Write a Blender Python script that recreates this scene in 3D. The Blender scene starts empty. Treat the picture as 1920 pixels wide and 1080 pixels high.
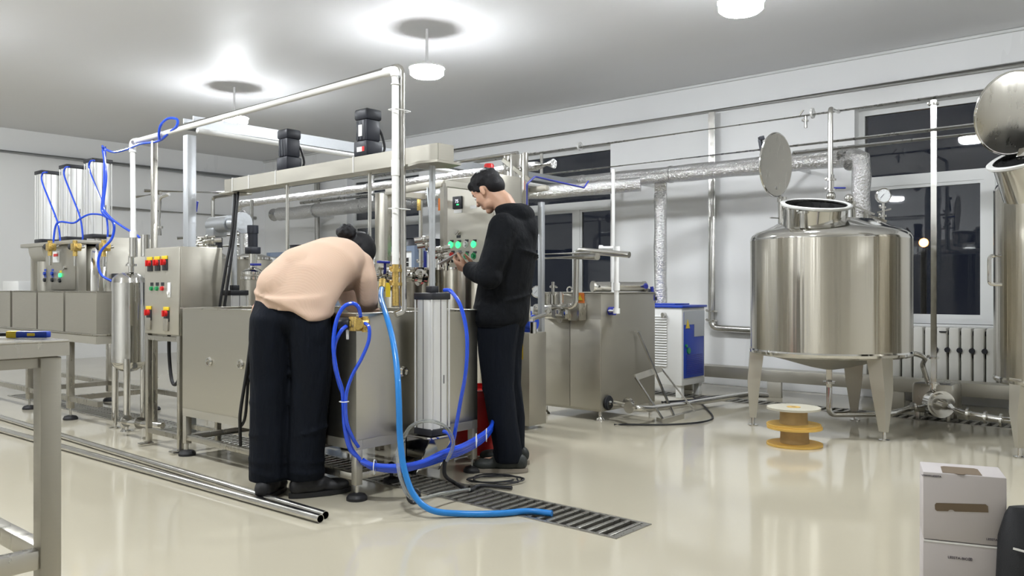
import bpy, bmesh, math, random
from mathutils import Vector, Matrix, Euler
random.seed(7)
S = bpy.context.scene
COL = S.collection
PI = math.pi

# ---------------------------------------------------------------- camera, world, exposure
CAM_H, FPX, YAW = 1.05, 1556.0, math.radians(49.18)
cd = bpy.data.cameras.new('camera'); cam = bpy.data.objects.new('camera', cd); COL.objects.link(cam)
cd.sensor_width = 36; cd.lens = 36*FPX/1920; cd.clip_start = .05; cd.clip_end = 100
cam.location = (0, 0, CAM_H); cam.rotation_euler = (PI/2, 0, -YAW)
S.camera = cam
w = bpy.data.worlds.new('night'); S.world = w; w.use_nodes = True
w.node_tree.nodes['Background'].inputs[0].default_value = (.010, .012, .02, 1)
w.node_tree.nodes['Background'].inputs[1].default_value = 1.0
S.view_settings.view_transform = 'Standard'; S.view_settings.look = 'None'
S.view_settings.gamma = 1; S.view_settings.use_curve_mapping = False
S.view_settings.exposure = 0.0
S.cycles.max_bounces = 10; S.cycles.glossy_bounces = 6; S.cycles.diffuse_bounces = 4
S.cycles.caustics_reflective = False; S.cycles.caustics_refractive = False
S.cycles.sample_clamp_indirect = 6
LAMP = 235.0            # radiance of the ceiling lamps' diffusers

# measured points of the photograph turned into places in the room (true distance given by a plane or a depth)
FW = Vector((math.sin(YAW), math.cos(YAW), 0)); RT = Vector((math.cos(YAW), -math.sin(YAW), 0))
def at(px, py, d):
    return FW*d + RT*((px-960)/FPX*d) + Vector((0, 0, CAM_H-(py-540)/FPX*d))
def onx(px, py, X): return at(px, py, X/(FW.x+(px-960)/FPX*RT.x))
def ony(px, py, Y): return at(px, py, Y/(FW.y+(px-960)/FPX*RT.y))
def V(*a): return Vector(a)

# ---------------------------------------------------------------- materials
def mat(name, c, rough=.5, metal=0, spec=.5, coat=0, emit=None, es=0, trans=0, ior=1.45, sss=0, alpha=1):
    m = bpy.data.materials.new(name); m.use_nodes = True
    b = m.node_tree.nodes['Principled BSDF']
    b.inputs['Base Color'].default_value = (*c, 1); b.inputs['Roughness'].default_value = rough
    b.inputs['Metallic'].default_value = metal; b.inputs['Specular IOR Level'].default_value = spec
    b.inputs['Coat Weight'].default_value = coat; b.inputs['Coat Roughness'].default_value = .05
    b.inputs['Transmission Weight'].default_value = trans; b.inputs['IOR'].default_value = ior
    if sss: b.inputs['Subsurface Weight'].default_value = sss; b.inputs['Subsurface Scale'].default_value = .01
    if emit: b.inputs['Emission Color'].default_value = (*emit, 1); b.inputs['Emission Strength'].default_value = es
    return m
def nd(m, t, **k):
    n = m.node_tree.nodes.new(t)
    for a, v in k.items(): setattr(n, a, v)
    return n
def noisy(m, scale=(1, 1, 1), ns=5, cvar=.12, rvar=.1, bump=0, detail=4, coord='Object', dist=.01):
    """procedural variation of colour, roughness and fine relief"""
    nt = m.node_tree; L = nt.links.new; b = nt.nodes['Principled BSDF']
    tc = nd(m, 'ShaderNodeTexCoord'); mp = nd(m, 'ShaderNodeMapping'); mp.inputs['Scale'].default_value = scale
    nz = nd(m, 'ShaderNodeTexNoise'); nz.inputs['Scale'].default_value = ns; nz.inputs['Detail'].default_value = detail
    L(tc.outputs[coord], mp.inputs[0]); L(mp.outputs[0], nz.inputs['Vector'])
    c = b.inputs['Base Color'].default_value[:3]
    mx = nd(m, 'ShaderNodeMix', data_type='RGBA')
    mx.inputs[6].default_value = (*[x*(1-cvar) for x in c], 1); mx.inputs[7].default_value = (*[min(1, x*(1+cvar)) for x in c], 1)
    L(nz.outputs['Fac'], mx.inputs[0]); L(mx.outputs[2], b.inputs['Base Color'])
    mr = nd(m, 'ShaderNodeMapRange'); r = b.inputs['Roughness'].default_value
    mr.inputs[1].default_value = .3; mr.inputs[2].default_value = .7
    mr.inputs[3].default_value = max(.01, r-rvar); mr.inputs[4].default_value = r+rvar
    L(nz.outputs['Fac'], mr.inputs[0]); L(mr.outputs[0], b.inputs['Roughness'])
    if bump:
        bp = nd(m, 'ShaderNodeBump'); bp.inputs['Strength'].default_value = bump; bp.inputs['Distance'].default_value = dist
        L(nz.outputs['Fac'], bp.inputs['Height']); L(bp.outputs[0], b.inputs['Normal'])
    return m
M = {}
M['floor'] = noisy(mat('floor_epoxy', (.50, .46, .36), .075, spec=.5), (1, 1, 1), 1.3, .035, .03, .03, 3, dist=.02)
M['wall'] = noisy(mat('wall_panel', (.88, .885, .885), .33, spec=.45), (1, 1, .15), 1.5, .02, .06)
M['ceiling'] = noisy(mat('ceiling_panel', (.84, .84, .85), .55, spec=.35), (1, .12, 1), 3, .02, .05, .012, 3)
M['steel'] = noisy(mat('steel_brushed', (.50, .48, .43), .30, 1), (6, 6, 1.0), 5, .04, .05, 0)
M['steel_dark'] = noisy(mat('steel_sheet', (.41, .39, .335), .38, .72), (3, 3, 30), 5, .05, .06, .02)
M['steel_box'] = noisy(mat('steel_box_sheet', (.56, .54, .475), .30, 1), (1, 1, 25), 6, .02, .015)
M['steel_flat'] = noisy(mat('steel_matt', (.50, .48, .42), .42, .72), (1.5, 1.5, 6), 3, .07, .08)
M['polish'] = noisy(mat('steel_polished', (.66, .65, .62), .09, 1), (2, 2, 2), 4, .04, .04)
M['pipe'] = noisy(mat('steel_pipe', (.60, .59, .56), .2, 1), (4, 4, 4), 4, .06, .06)
M['galv'] = noisy(mat('steel_galvanised', (.50, .52, .54), .42, .75), (8, 8, 8), 7, .1, .1)
M['alu'] = noisy(mat('aluminium_profile', (.74, .74, .72), .36, .35), (2, 2, .3), 4, .04, .05)
M['pipe_bright'] = noisy(mat('steel_pipe_bright', (.80, .80, .78), .3, .4), (4, 4, 4), 4, .04, .06)
M['foil'] = noisy(mat('foil_wrap', (.74, .74, .74), .2, 1), (9, 9, 9), 6, .05, .08, .9, 5, dist=.02)
M['white'] = mat('white_plastic', (.82, .82, .80), .35)
M['frame_white'] = mat('window_frame_white', (.74, .75, .74), .35)
M['paint_white'] = noisy(mat('white_paint', (.74, .74, .72), .4), (2, 2, 2), 3, .03, .05)
M['black'] = noisy(mat('black_plastic', (.018, .019, .024), .42), (9, 9, 9), 5, .2, .08)
M['rubber'] = mat('black_rubber', (.014, .014, .016), .55)
M['motor'] = noisy(mat('motor_paint', (.010, .012, .020), .45), (9, 9, 9), 5, .15, .06)
M['blue_hose'] = mat('blue_tube', (.012, .075, .66), .25, coat=.4)
M['cyan_hose'] = mat('light_blue_hose', (.015, .20, .58), .32, coat=.2)
M['clear_hose'] = mat('clear_tube', (.75, .78, .75), .12, trans=.75, ior=1.3)
M['brass'] = noisy(mat('brass', (.62, .44, .14), .33, .8), (20, 20, 20), 5, .12, .1)
M['blue'] = mat('blue_paint', (.015, .055, .42), .35)
M['dblue'] = mat('blue_handle', (.02, .03, .28), .4)
M['yellow'] = mat('yellow_plastic', (.75, .55, .03), .4)
M['red'] = mat('red_plastic', (.62, .02, .02), .35)
M['orange'] = mat('orange_label', (.75, .2, .03), .5)
M['green_lit'] = mat('green_lamp_lit', (.02, .5, .15), .3, emit=(.05, 1, .25), es=2.0)
M['green'] = mat('green_button', (.01, .25, .08), .35)
M['screen'] = mat('screen_digits', (.8, .8, .85), .4, emit=(.8, .75, 1), es=1.3)
M['glass'] = mat('window_glass', (.86, .9, .92), .02, trans=1, ior=1.5)
M['lens'] = mat('gauge_face', (.78, .80, .80), .25, coat=.5)
M['lamp'] = mat('lamp_diffuser', (.9, .9, .9), .5, emit=(.93, .965, 1.0), es=LAMP)
M['lampbody'] = mat('lamp_body', (.8, .8, .8), .4)
M['street'] = mat('street_globe', (.9, .6, .3), .4, emit=(1, .42, .10), es=14)
M['spool'] = noisy(mat('spool_yellow', (.66, .42, .10), .55), (5, 5, 5), 4, .12, .08)
M['spooldrum'] = noisy(mat('spool_drum', (.42, .30, .14), .6), (5, 5, 12), 4, .15, .08)
M['spooltop'] = noisy(mat('spool_top', (.50, .475, .39), .55), (5, 5, 5), 4, .1, .08)
M['carton'] = noisy(mat('carton_white', (.50, .465, .46), .6), (1, 1, 6), 3, .03, .05)
M['kraft'] = mat('carton_inside', (.15, .11, .07), .8)
M['ink'] = mat('print_ink', (.05, .04, .07), .6)
M['bag'] = noisy(mat('black_bag', (.012, .013, .016), .6), (40, 40, 40), 8, .3, .08, .2)
M['radiator'] = noisy(mat('radiator_enamel', (.70, .69, .64), .35), (2, 2, 2), 3, .03, .05)
M['chill'] = mat('chiller_frame', (.16, .20, .27), .45)
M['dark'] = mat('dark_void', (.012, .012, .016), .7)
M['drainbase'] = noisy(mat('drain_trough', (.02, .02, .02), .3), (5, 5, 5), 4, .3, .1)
M['slat'] = noisy(mat('drain_steel', (.36, .35, .32), .33, .85), (10, 10, 10), 5, .15, .08)
M['skin'] = noisy(mat('skin', (.60, .36, .25), .5, sss=.1), (12, 12, 12), 4, .06, .05)
M['hair'] = noisy(mat('black_hair', (.008, .008, .010), .5, spec=.3), (90, 90, 25), 5, .4, .1, .7, dist=.004)
M['jacket'] = noisy(mat('black_jacket', (.007, .008, .010), .8, spec=.15), (6, 6, 4), 3, .25, .08, .5, 4, dist=.03)
M['trousers'] = noisy(mat('dark_trousers', (.006, .008, .013), .8, spec=.15), (9, 9, 2.2), 2.2, .25, .08, .6, 4, dist=.03)
M['shoe'] = noisy(mat('dark_shoe', (.022, .026, .024), .6), (20, 20, 20), 4, .3, .1, .2)
M['sole'] = mat('shoe_sole', (.26, .23, .19), .6)
M['phone'] = mat('phone_case', (.6, .6, .62), .3)
M['phonescreen'] = mat('phone_screen', (.02, .02, .02), .1)
def knit():
    m = mat('peach_knit', (.60, .43, .325), .85, sss=.05)
    nt = m.node_tree; L = nt.links.new; b = nt.nodes['Principled BSDF']
    tc = nd(m, 'ShaderNodeTexCoord'); mp = nd(m, 'ShaderNodeMapping')
    wv = nd(m, 'ShaderNodeTexWave'); wv.inputs['Scale'].default_value = 55; wv.inputs['Distortion'].default_value = 1.2
    nz = nd(m, 'ShaderNodeTexNoise'); nz.inputs['Scale'].default_value = 7
    ad = nd(m, 'ShaderNodeMath', operation='MULTIPLY_ADD'); ad.inputs[1].default_value = .35
    bp = nd(m, 'ShaderNodeBump'); bp.inputs['Strength'].default_value = .07; bp.inputs['Distance'].default_value = .02
    L(tc.outputs['Object'], mp.inputs[0]); L(mp.outputs[0], wv.inputs['Vector']); L(mp.outputs[0], nz.inputs['Vector'])
    L(wv.outputs['Fac'], ad.inputs[0]); L(nz.outputs['Fac'], ad.inputs[2]); L(ad.outputs[0], bp.inputs['Height']); L(bp.outputs[0], b.inputs['Normal'])
    return m
M['knit'] = knit()
def tank_mat():
    """brushed round the tank: highlights run up and down the shell"""
    m = mat('steel_tank', (.56, .53, .46), .26, 1)
    nt = m.node_tree; L = nt.links.new; b = nt.nodes['Principled BSDF']
    tg = nd(m, 'ShaderNodeTangent', direction_type='RADIAL', axis='Z'); L(tg.outputs[0], b.inputs['Tangent'])
    b.inputs['Anisotropic'].default_value = .85; b.inputs['Anisotropic Rotation'].default_value = .25
    tc = nd(m, 'ShaderNodeTexCoord'); mp = nd(m, 'ShaderNodeMapping'); mp.inputs['Scale'].default_value = (1, 1, .02)
    nz = nd(m, 'ShaderNodeTexNoise'); nz.inputs['Scale'].default_value = 9; nz.inputs['Detail'].default_value = 3
    bp = nd(m, 'ShaderNodeBump'); bp.inputs['Strength'].default_value = .35; bp.inputs['Distance'].default_value = .02
    L(tc.outputs['Object'], mp.inputs[0]); L(mp.outputs[0], nz.inputs['Vector']); L(nz.outputs['Fac'], bp.inputs['Height']); L(bp.outputs[0], b.inputs['Normal'])
    return m
M['tank'] = tank_mat()

# ---------------------------------------------------------------- geometry helpers
def frame_of(d):
    d = d.normalized(); a = V(0, 0, 1) if abs(d.z) < .95 else V(1, 0, 0)
    u = d.cross(a).normalized(); return u, d.cross(u).normalized() * -1
class MB:
    def __init__(s): s.bm = bmesh.new()
    def _add(s, vs, fs, T=None):
        bv = [s.bm.verts.new((T @ Vector(v)) if T else v) for v in vs]
        for f in fs:
            try: s.bm.faces.new([bv[i] for i in f])
            except ValueError: pass
        return s
    def box(s, x0, x1, y0, y1, z0, z1, bev=0, T=None):
        t = bmesh.new()
        vs = [t.verts.new((x, y, z)) for x in (x0, x1) for y in (y0, y1) for z in (z0, z1)]
        for f in ((0, 1, 3, 2), (4, 6, 7, 5), (0, 4, 5, 1), (2, 3, 7, 6), (0, 2, 6, 4), (1, 5, 7, 3)): t.faces.new([vs[i] for i in f])
        if bev: bmesh.ops.bevel(t, geom=t.edges[:], offset=bev, segments=2, profile=.5, affect='EDGES')
        t.verts.ensure_lookup_table(); t.verts.index_update()
        s._add([v.co.copy() for v in t.verts], [[v.index for v in f.verts] for f in t.faces], T); t.free(); return s
    def bar(s, p0, p1, w, h=None, bev=0, up=None):
        p0, p1 = Vector(p0), Vector(p1); h = h or w; d = p1-p0; L = d.length; d.normalize()
        up = Vector(up) if up else (V(0, 0, 1) if abs(d.z) < .9 else V(0, 1, 0))
        sx = up.cross(d).normalized(); uz = d.cross(sx)
        T = Matrix((( *sx, 0), (*d, 0), (*uz, 0), (0, 0, 0, 1))).transposed(); T.translation = p0
        return s.box(-w/2, w/2, 0, L, -h/2, h/2, bev, T)
    def cyl(s, p0, p1, r, r2=None, n=18, T=None):
        p0, p1 = Vector(p0), Vector(p1); r2 = r if r2 is None else r2
        u, v = frame_of(p1-p0)
        vs = [p0+(u*math.cos(2*PI*i/n)+v*math.sin(2*PI*i/n))*r for i in range(n)]+[p1+(u*math.cos(2*PI*i/n)+v*math.sin(2*PI*i/n))*r2 for i in range(n)]
        fs = [(i, (i+1) % n, n+(i+1) % n, n+i) for i in range(n)]+[tuple(range(n))[::-1], tuple(range(n, 2*n))]
        return s._add(vs, fs, T)
    def tube(s, pts, r, n=8, sub=6, closed=False, T=None, hollow=False):
        P = [Vector(p) for p in pts]
        if sub:
            Q = []; N = len(P); rng = range(N) if closed else range(N-1)
            for i in rng:
                a, b, c, d = (P[(i-1) % N], P[i], P[(i+1) % N], P[(i+2) % N]) if closed else (P[max(i-1, 0)], P[i], P[i+1], P[min(i+2, N-1)])
                for k in range(sub):
                    t = k/sub
                    Q.append(.5*((2*b)+(c-a)*t+(2*a-5*b+4*c-d)*t*t+(3*b-a-3*c+d)*t**3))
            if not closed: Q.append(P[-1])
            P = Q
        N = len(P); vs = []; u = None
        for i, p in enumerate(P):
            d = (P[(i+1) % N]-P[i-1]) if closed else (P[min(i+1, N-1)]-P[max(i-1, 0)])
            d.normalize()
            if u is None: u, v = frame_of(d)
            else:
                u = (u-d*u.dot(d)).normalized(); v = d.cross(u)
            rr = r(i/(N-1)) if callable(r) else r
            vs += [p+(u*math.cos(2*PI*k/n)+v*math.sin(2*PI*k/n))*rr for k in range(n)]
        fs = [(i*n+k, i*n+(k+1) % n, ((i+1) % N)*n+(k+1) % n, ((i+1) % N)*n+k) for i in range(N if closed else N-1) for k in range(n)]
        if not closed and not hollow: fs += [tuple(range(n))[::-1], tuple(range((N-1)*n, N*n))]
        return s._add(vs, fs, T)
    def pipe(s, pts, r, n=14, T=None, bend=None):
        """rigid pipe with rounded bends"""
        P = [Vector(p) for p in pts]; bend = bend or r*2.2; Q = [P[0]]
        for i in range(1, len(P)-1):
            a = (P[i-1]-P[i]); b = (P[i+1]-P[i]); k = min(bend, a.length*.45, b.length*.45)
            a = P[i]+a.normalized()*k; b = P[i]+b.normalized()*k
            for t in (0, .25, .5, .75, 1): Q.append(a*(1-t)**2+P[i]*2*t*(1-t)+b*t*t)
        Q.append(P[-1]); return s.tube(Q, r, n, 0, T=T)
    def lathe(s, prof, c=(0, 0, 0), n=40, T=None):
        c = Vector(c); vs = []; fs = []; m = len(prof)
        for i in range(n):
            a = 2*PI*i/n
            vs += [c+V(r*math.cos(a), r*math.sin(a), z) for r, z in prof]
        for i in range(n):
            j = (i+1) % n
            for k in range(m-1): fs.append((i*m+k, j*m+k, j*m+k+1, i*m+k+1))
        s._add(vs, fs, T); bmesh.ops.remove_doubles(s.bm, verts=s.bm.verts, dist=1e-5); return s
    def ell(s, c, r, T=None, n=20, R=None):
        c = Vector(c); r = (r, r, r) if not hasattr(r, '__len__') else r
        A = Matrix.Translation(c) @ (R.to_4x4() if R else Matrix()) @ Matrix.Diagonal((*r, 1))
        if T: A = T @ A
        bmesh.ops.create_uvsphere(s.bm, u_segments=n, v_segments=n//2+1, radius=1, matrix=A); return s
    def cap(s, p0, p1, r0, r1=None, n=16, T=None):
        r1 = r0 if r1 is None else r1
        s.cyl(p0, p1, r0, r1, n, T); s.ell(p0, r0, T, n); s.ell(p1, r1, T, n); return s
    def prism(s, poly, vec, T=None):
        vec = Vector(vec); n = len(poly); vs = [Vector(p) for p in poly]; vs += [p+vec for p in vs]
        return s._add(vs, [tuple(range(n))[::-1], tuple(range(n, 2*n))]+[(i, (i+1) % n, n+(i+1) % n, n+i) for i in range(n)], T)
    def loft(s, secs, n=24, T=None):
        """closed body through elliptical sections (centre, side vector, other vector)"""
        vs = []; m = len(secs)
        for c, a, b in secs:
            c, a, b = Vector(c), Vector(a), Vector(b)
            vs += [c+a*math.cos(2*PI*i/n)+b*math.sin(2*PI*i/n) for i in range(n)]
        fs = [(k*n+i, k*n+(i+1) % n, (k+1)*n+(i+1) % n, (k+1)*n+i) for k in range(m-1) for i in range(n)]
        fs += [tuple(range(n))[::-1], tuple(range((m-1)*n, m*n))]
        return s._add(vs, fs, T)
    def mesh(s, name, off=None, ang=32):
        bm = s.bm; bmesh.ops.recalc_face_normals(bm, faces=bm.faces)
        if off is not None: bmesh.ops.translate(bm, verts=bm.verts, vec=-Vector(off))
        for e in bm.edges: e.smooth = len(e.link_faces) == 2 and e.calc_face_angle(0) < math.radians(ang)
        for f in bm.faces: f.smooth = True
        me = bpy.data.meshes.new(name); bm.to_mesh(me); bm.free(); return me
ORG = {}
def obj(name, mb, m, parent=None, label=None, ang=32):
    off = ORG.get(parent.name) if parent else None
    me = mb.mesh(name, off, ang) if isinstance(mb, MB) else mb
    o = bpy.data.objects.new(name, me); me.materials.append(M[m] if isinstance(m, str) else m); COL.objects.link(o)
    if parent: o.parent = parent; ORG[o.name] = off if off is not None else V(0, 0, 0)
    if label: o['label'] = label
    return o
def thing(name, label, cat, loc=(0, 0, 0), group=None):
    o = bpy.data.objects.new(name, None); o.empty_display_size = .1; COL.objects.link(o); o.location = loc
    o['label'] = label; o['category'] = cat; ORG[o.name] = Vector(loc)
    if group: o['group'] = group
    return o
def single(name, mb, m, label, cat, group=None):
    """a thing that is one mesh, its origin at the centre of its base"""
    bb = [v.co for v in mb.bm.verts]
    c = V((min(v.x for v in bb)+max(v.x for v in bb))/2, (min(v.y for v in bb)+max(v.y for v in bb))/2, min(v.z for v in bb))
    o = obj(name, mb.mesh(name, c), m); o.location = c; ORG[o.name] = c
    o['label'] = label; o['category'] = cat
    if group: o['group'] = group
    return o
def struct(name, mb, m, parent=None):
    o = obj(name, mb, m, parent)
    if not parent: o['kind'] = 'structure'
    return o
def dup(root, loc, label=None):
    r = root.copy(); COL.objects.link(r); r.location = loc
    if label: r['label'] = label
    for ch in list(root.children):
        c = ch.copy(); COL.objects.link(c); c.parent = r
        for g in ch.children:
            d = g.copy(); COL.objects.link(d); d.parent = c
    return r

# ---------------------------------------------------------------- room
CH = 3.30; WX = 8.30; WY = 13.0; X0, Y0 = -3.2, -3.2
DR = ((2.92, 3.18, 1.95, 9.0), (7.12, 7.34, .55, 6.2))        # drain openings in the floor
mb = MB()
xs = sorted({X0-.2, WX+.5, *[v for d in DR for v in d[:2]]}); ys = sorted({Y0-.2, WY+.2, *[v for d in DR for v in d[2:]]})
for a, b in zip(xs, xs[1:]):
    for c, d in zip(ys, ys[1:]):
        if not any(a >= q[0]-1e-6 and b <= q[1]+1e-6 and c >= q[2]-1e-6 and d <= q[3]+1e-6 for q in DR): mb.box(a, b, c, d, -.14, 0)
bmesh.ops.remove_doubles(mb.bm, verts=mb.bm.verts, dist=1e-5)
struct('floor', mb, 'floor')
struct('ceiling', MB().box(X0-.2, WX+.5, Y0-.2, WY+.2, CH, CH+.15), 'ceiling')
WINS = ((1.03, 2.76), (5.61, 7.34), (8.97, 10.65)); WZ0, WZ1 = .72, 2.79
mb = MB(); y = Y0
for a, b in WINS:
    mb.box(WX, WX+.4, y, a, 0, CH); mb.box(WX, WX+.4, a, b, 0, WZ0); mb.box(WX, WX+.4, a, b, WZ1, CH); y = b
mb.box(WX, WX+.4, y, WY, 0, CH)
struct('wall_right', mb, 'wall')
struct('wall_back', MB().box(X0, WX+.4, WY, WY+.2, 0, CH), 'wall')
struct('wall_left', MB().box(X0-.2, X0, Y0-.2, WY+.2, 0, CH), 'wall')
struct('wall_front', MB().box(X0, WX+.4, Y0-.2, Y0, 0, CH), 'wall')
struct('trim_1', MB().box(WX-.03, WX, Y0, WY-.002, CH-.03, CH-.001, .008), 'frame_white')
for i, (a, b) in enumerate(WINS):
    x0, x1 = WX+.13, WX+.19; t = .055; mid = a+(b-a)*.345 if i != 0 else 1.625
    f = MB().box(x0, x1, a, a+t, WZ0, WZ1).box(x0, x1, b-t, b, WZ0, WZ1).box(x0, x1, a+t, b-t, WZ0, WZ0+t).box(x0, x1, a+t, b-t, WZ1-t, WZ1)
    f.box(x0, x1, a+t, b-t, 2.03, 2.13).box(x0, x1, mid-.045, mid+.045, WZ0+t, 2.03)
    wo = struct('window_%d' % (i+1), f, 'frame_white')
    obj('sill', MB().box(WX-.03, x0, a, b, WZ0-.03, WZ0, .005), 'frame_white', wo)
    sash = MB()
    for (p, q) in ((a+t, mid-.045), (mid+.045, b-t)):
        for k in (0, 1): sash.box(x0+.008, x1-.008, (p, q-.03)[k], (p+.03, q)[k], WZ0+t, 2.03)
        sash.box(x0+.008, x1-.008, p+.03, q-.03, WZ0+t, WZ0+t+.03).box(x0+.008, x1-.008, p+.03, q-.03, 2.0, 2.03)
        obj('pane', MB().box(x0+.025, x0+.031, p+.03, q-.03, WZ0+t+.03, 2.0), 'glass', wo)
    obj('sash', sash, 'frame_white', wo)
    obj('pane', MB().box(x0+.025, x0+.031, a+t, b-t, 2.13, WZ1-t), 'glass', wo)

# ---------------------------------------------------------------- lamps
LP = [(5.15, -.6), (5.18, 2.46), (4.97, 5.27), (5.0, 8.43), (1.7, 2.4), (1.5, 5.3), (1.5, 8.4), (-1.6, 5.3)]
LL = {1: 'bright ceiling lamp over the big tank, cut by the top edge of the photo', 2: 'bright ceiling lamp right beside the tall white pipe corner', 3: 'far ceiling lamp above the two black motors, behind the white overhead pipe'}
l0 = None
for i, (x, y) in enumerate(LP):
    lab = LL.get(i, 'ceiling lamp outside the picture, seen only as light and reflections')
    if l0 is None:
        l0 = thing('ceiling_lamp', lab, 'lamp', (x, y, CH), 'ceiling lamps in rows')
        obj('stem', MB().cyl((x, y, CH-.30), (x, y, CH-.001), .012), 'lampbody', l0)
        obj('lamp_body', MB().lathe([(0, CH-.29), (.045, CH-.29), (.06, CH-.32), (.155, CH-.335), (.155, CH-.345), (0, CH-.345)], (x, y, 0), 32), 'lampbody', l0)
        obj('diffuser', MB().lathe([(0, CH-.346), (.145, CH-.346), (.145, CH-.395), (.12, CH-.415), (0, CH-.425)], (x, y, 0), 32), 'lamp', l0)
    else: dup(l0, (x, y, CH), lab)

# ---------------------------------------------------------------- floor drains
def drain(name, q, label, step):
    x0, x1, y0, y1 = q; d = thing(name, label, 'drain', ((x0+x1)/2, y0, -.13), 'floor drains')
    obj('trough', MB().box(x0, x1, y0, y1, -.135, -.11), 'drainbase', d)
    obj('frame', MB().box(x0-.012, x0+.006, y0-.012, y1+.012, -.03, .004).box(x1-.006, x1+.012, y0-.012, y1+.012, -.03, .004).box(x0+.006, x1-.006, y0-.012, y0+.02, -.03, .004).box(x0+.006, x1-.006, y1-.02, y1+.012, -.03, .004), 'slat', d)
    me = MB().box(x0+.006, x1-.006, 0, step*.42, -.02, .003, .002).mesh('slat', (ORG[d.name].x, 0, ORG[d.name].z)); me.materials.append(M['slat'])
    k = int((y1-y0-.05)/step)
    for i in range(k):
        s = bpy.data.objects.new('slat', me); COL.objects.link(s); s.parent = d; s.location = (0, .03+i*step, 0)
drain('floor_drain', DR[0], 'slatted steel floor drain running under the long tank out to the light blue hose', .056)
drain('floor_drain', DR[1], 'slatted floor drain along the window wall behind the big tank', .075)

# ---------------------------------------------------------------- small repeated fittings (parts)
def foot(mb, x, y, ztop, r=.045):
    return mb.lathe([(0, 0), (r, 0), (r, .012), (r*.75, .026), (r*.35, .032), (.010, .036), (.010, ztop)], (x, y, 0), 20)
def levelling_foot(root, x, y, ztop, r=.045, h=.05):
    obj('levelling_foot', MB().lathe([(0, .001), (r, .001), (r, .014), (r*.8, .028), (r*.35, .035), (0, .036)], (x, y, 0), 22), 'rubber', root)
    obj('foot_stem', MB().cyl((x, y, .03), (x, y, ztop), .009, n=10), 'pipe', root)
def gauge(root, c, r, face):
    """dial gauge: body, face and needle; face = direction it looks"""
    c = Vector(c); f = Vector(face).normalized(); u, v = frame_of(f)
    g = obj('gauge', MB().cyl(c-f*.018, c+f*.012, r, n=28).tube([c+f*.012+(u*math.cos(a*PI/14)+v*math.sin(a*PI/14))*r*.94 for a in range(28)], r*.08, 6, 0, closed=True), 'polish', root)
    obj('dial', MB().cyl(c+f*.0125, c+f*.014, r*.86, n=28), 'lens', g)
    nb = MB().bar(c+f*.016-V(.6, -.5, .1).cross(f).normalized()*r*.2, c+f*.016+(V(0, 0, -.45)+f.cross(V(0, 0, 1))*.7).normalized()*r*.6, .003, .002)
    for k in range(9):
        a = math.radians(-45+k*33); d = (V(0, 0, 1)*math.sin(a)+f.cross(V(0, 0, 1)).normalized()*math.cos(a))
        nb.bar(c+f*.0155+d*r*.66, c+f*.0155+d*r*.8, .0022, .001)
    obj('needle', nb, 'ink', g)
def clamp(mb, p, d, r):
    """clamp ferrule on a pipe"""
    p = Vector(p); d = Vector(d).normalized(); u, v = frame_of(d)
    mb.cyl(p-d*.008, p+d*.008, r*1.75, n=18); mb.box(-.012, .012, -.009, .009, 0, .02, .002, Matrix.Translation(p+u*r*1.7)); return mb

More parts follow.
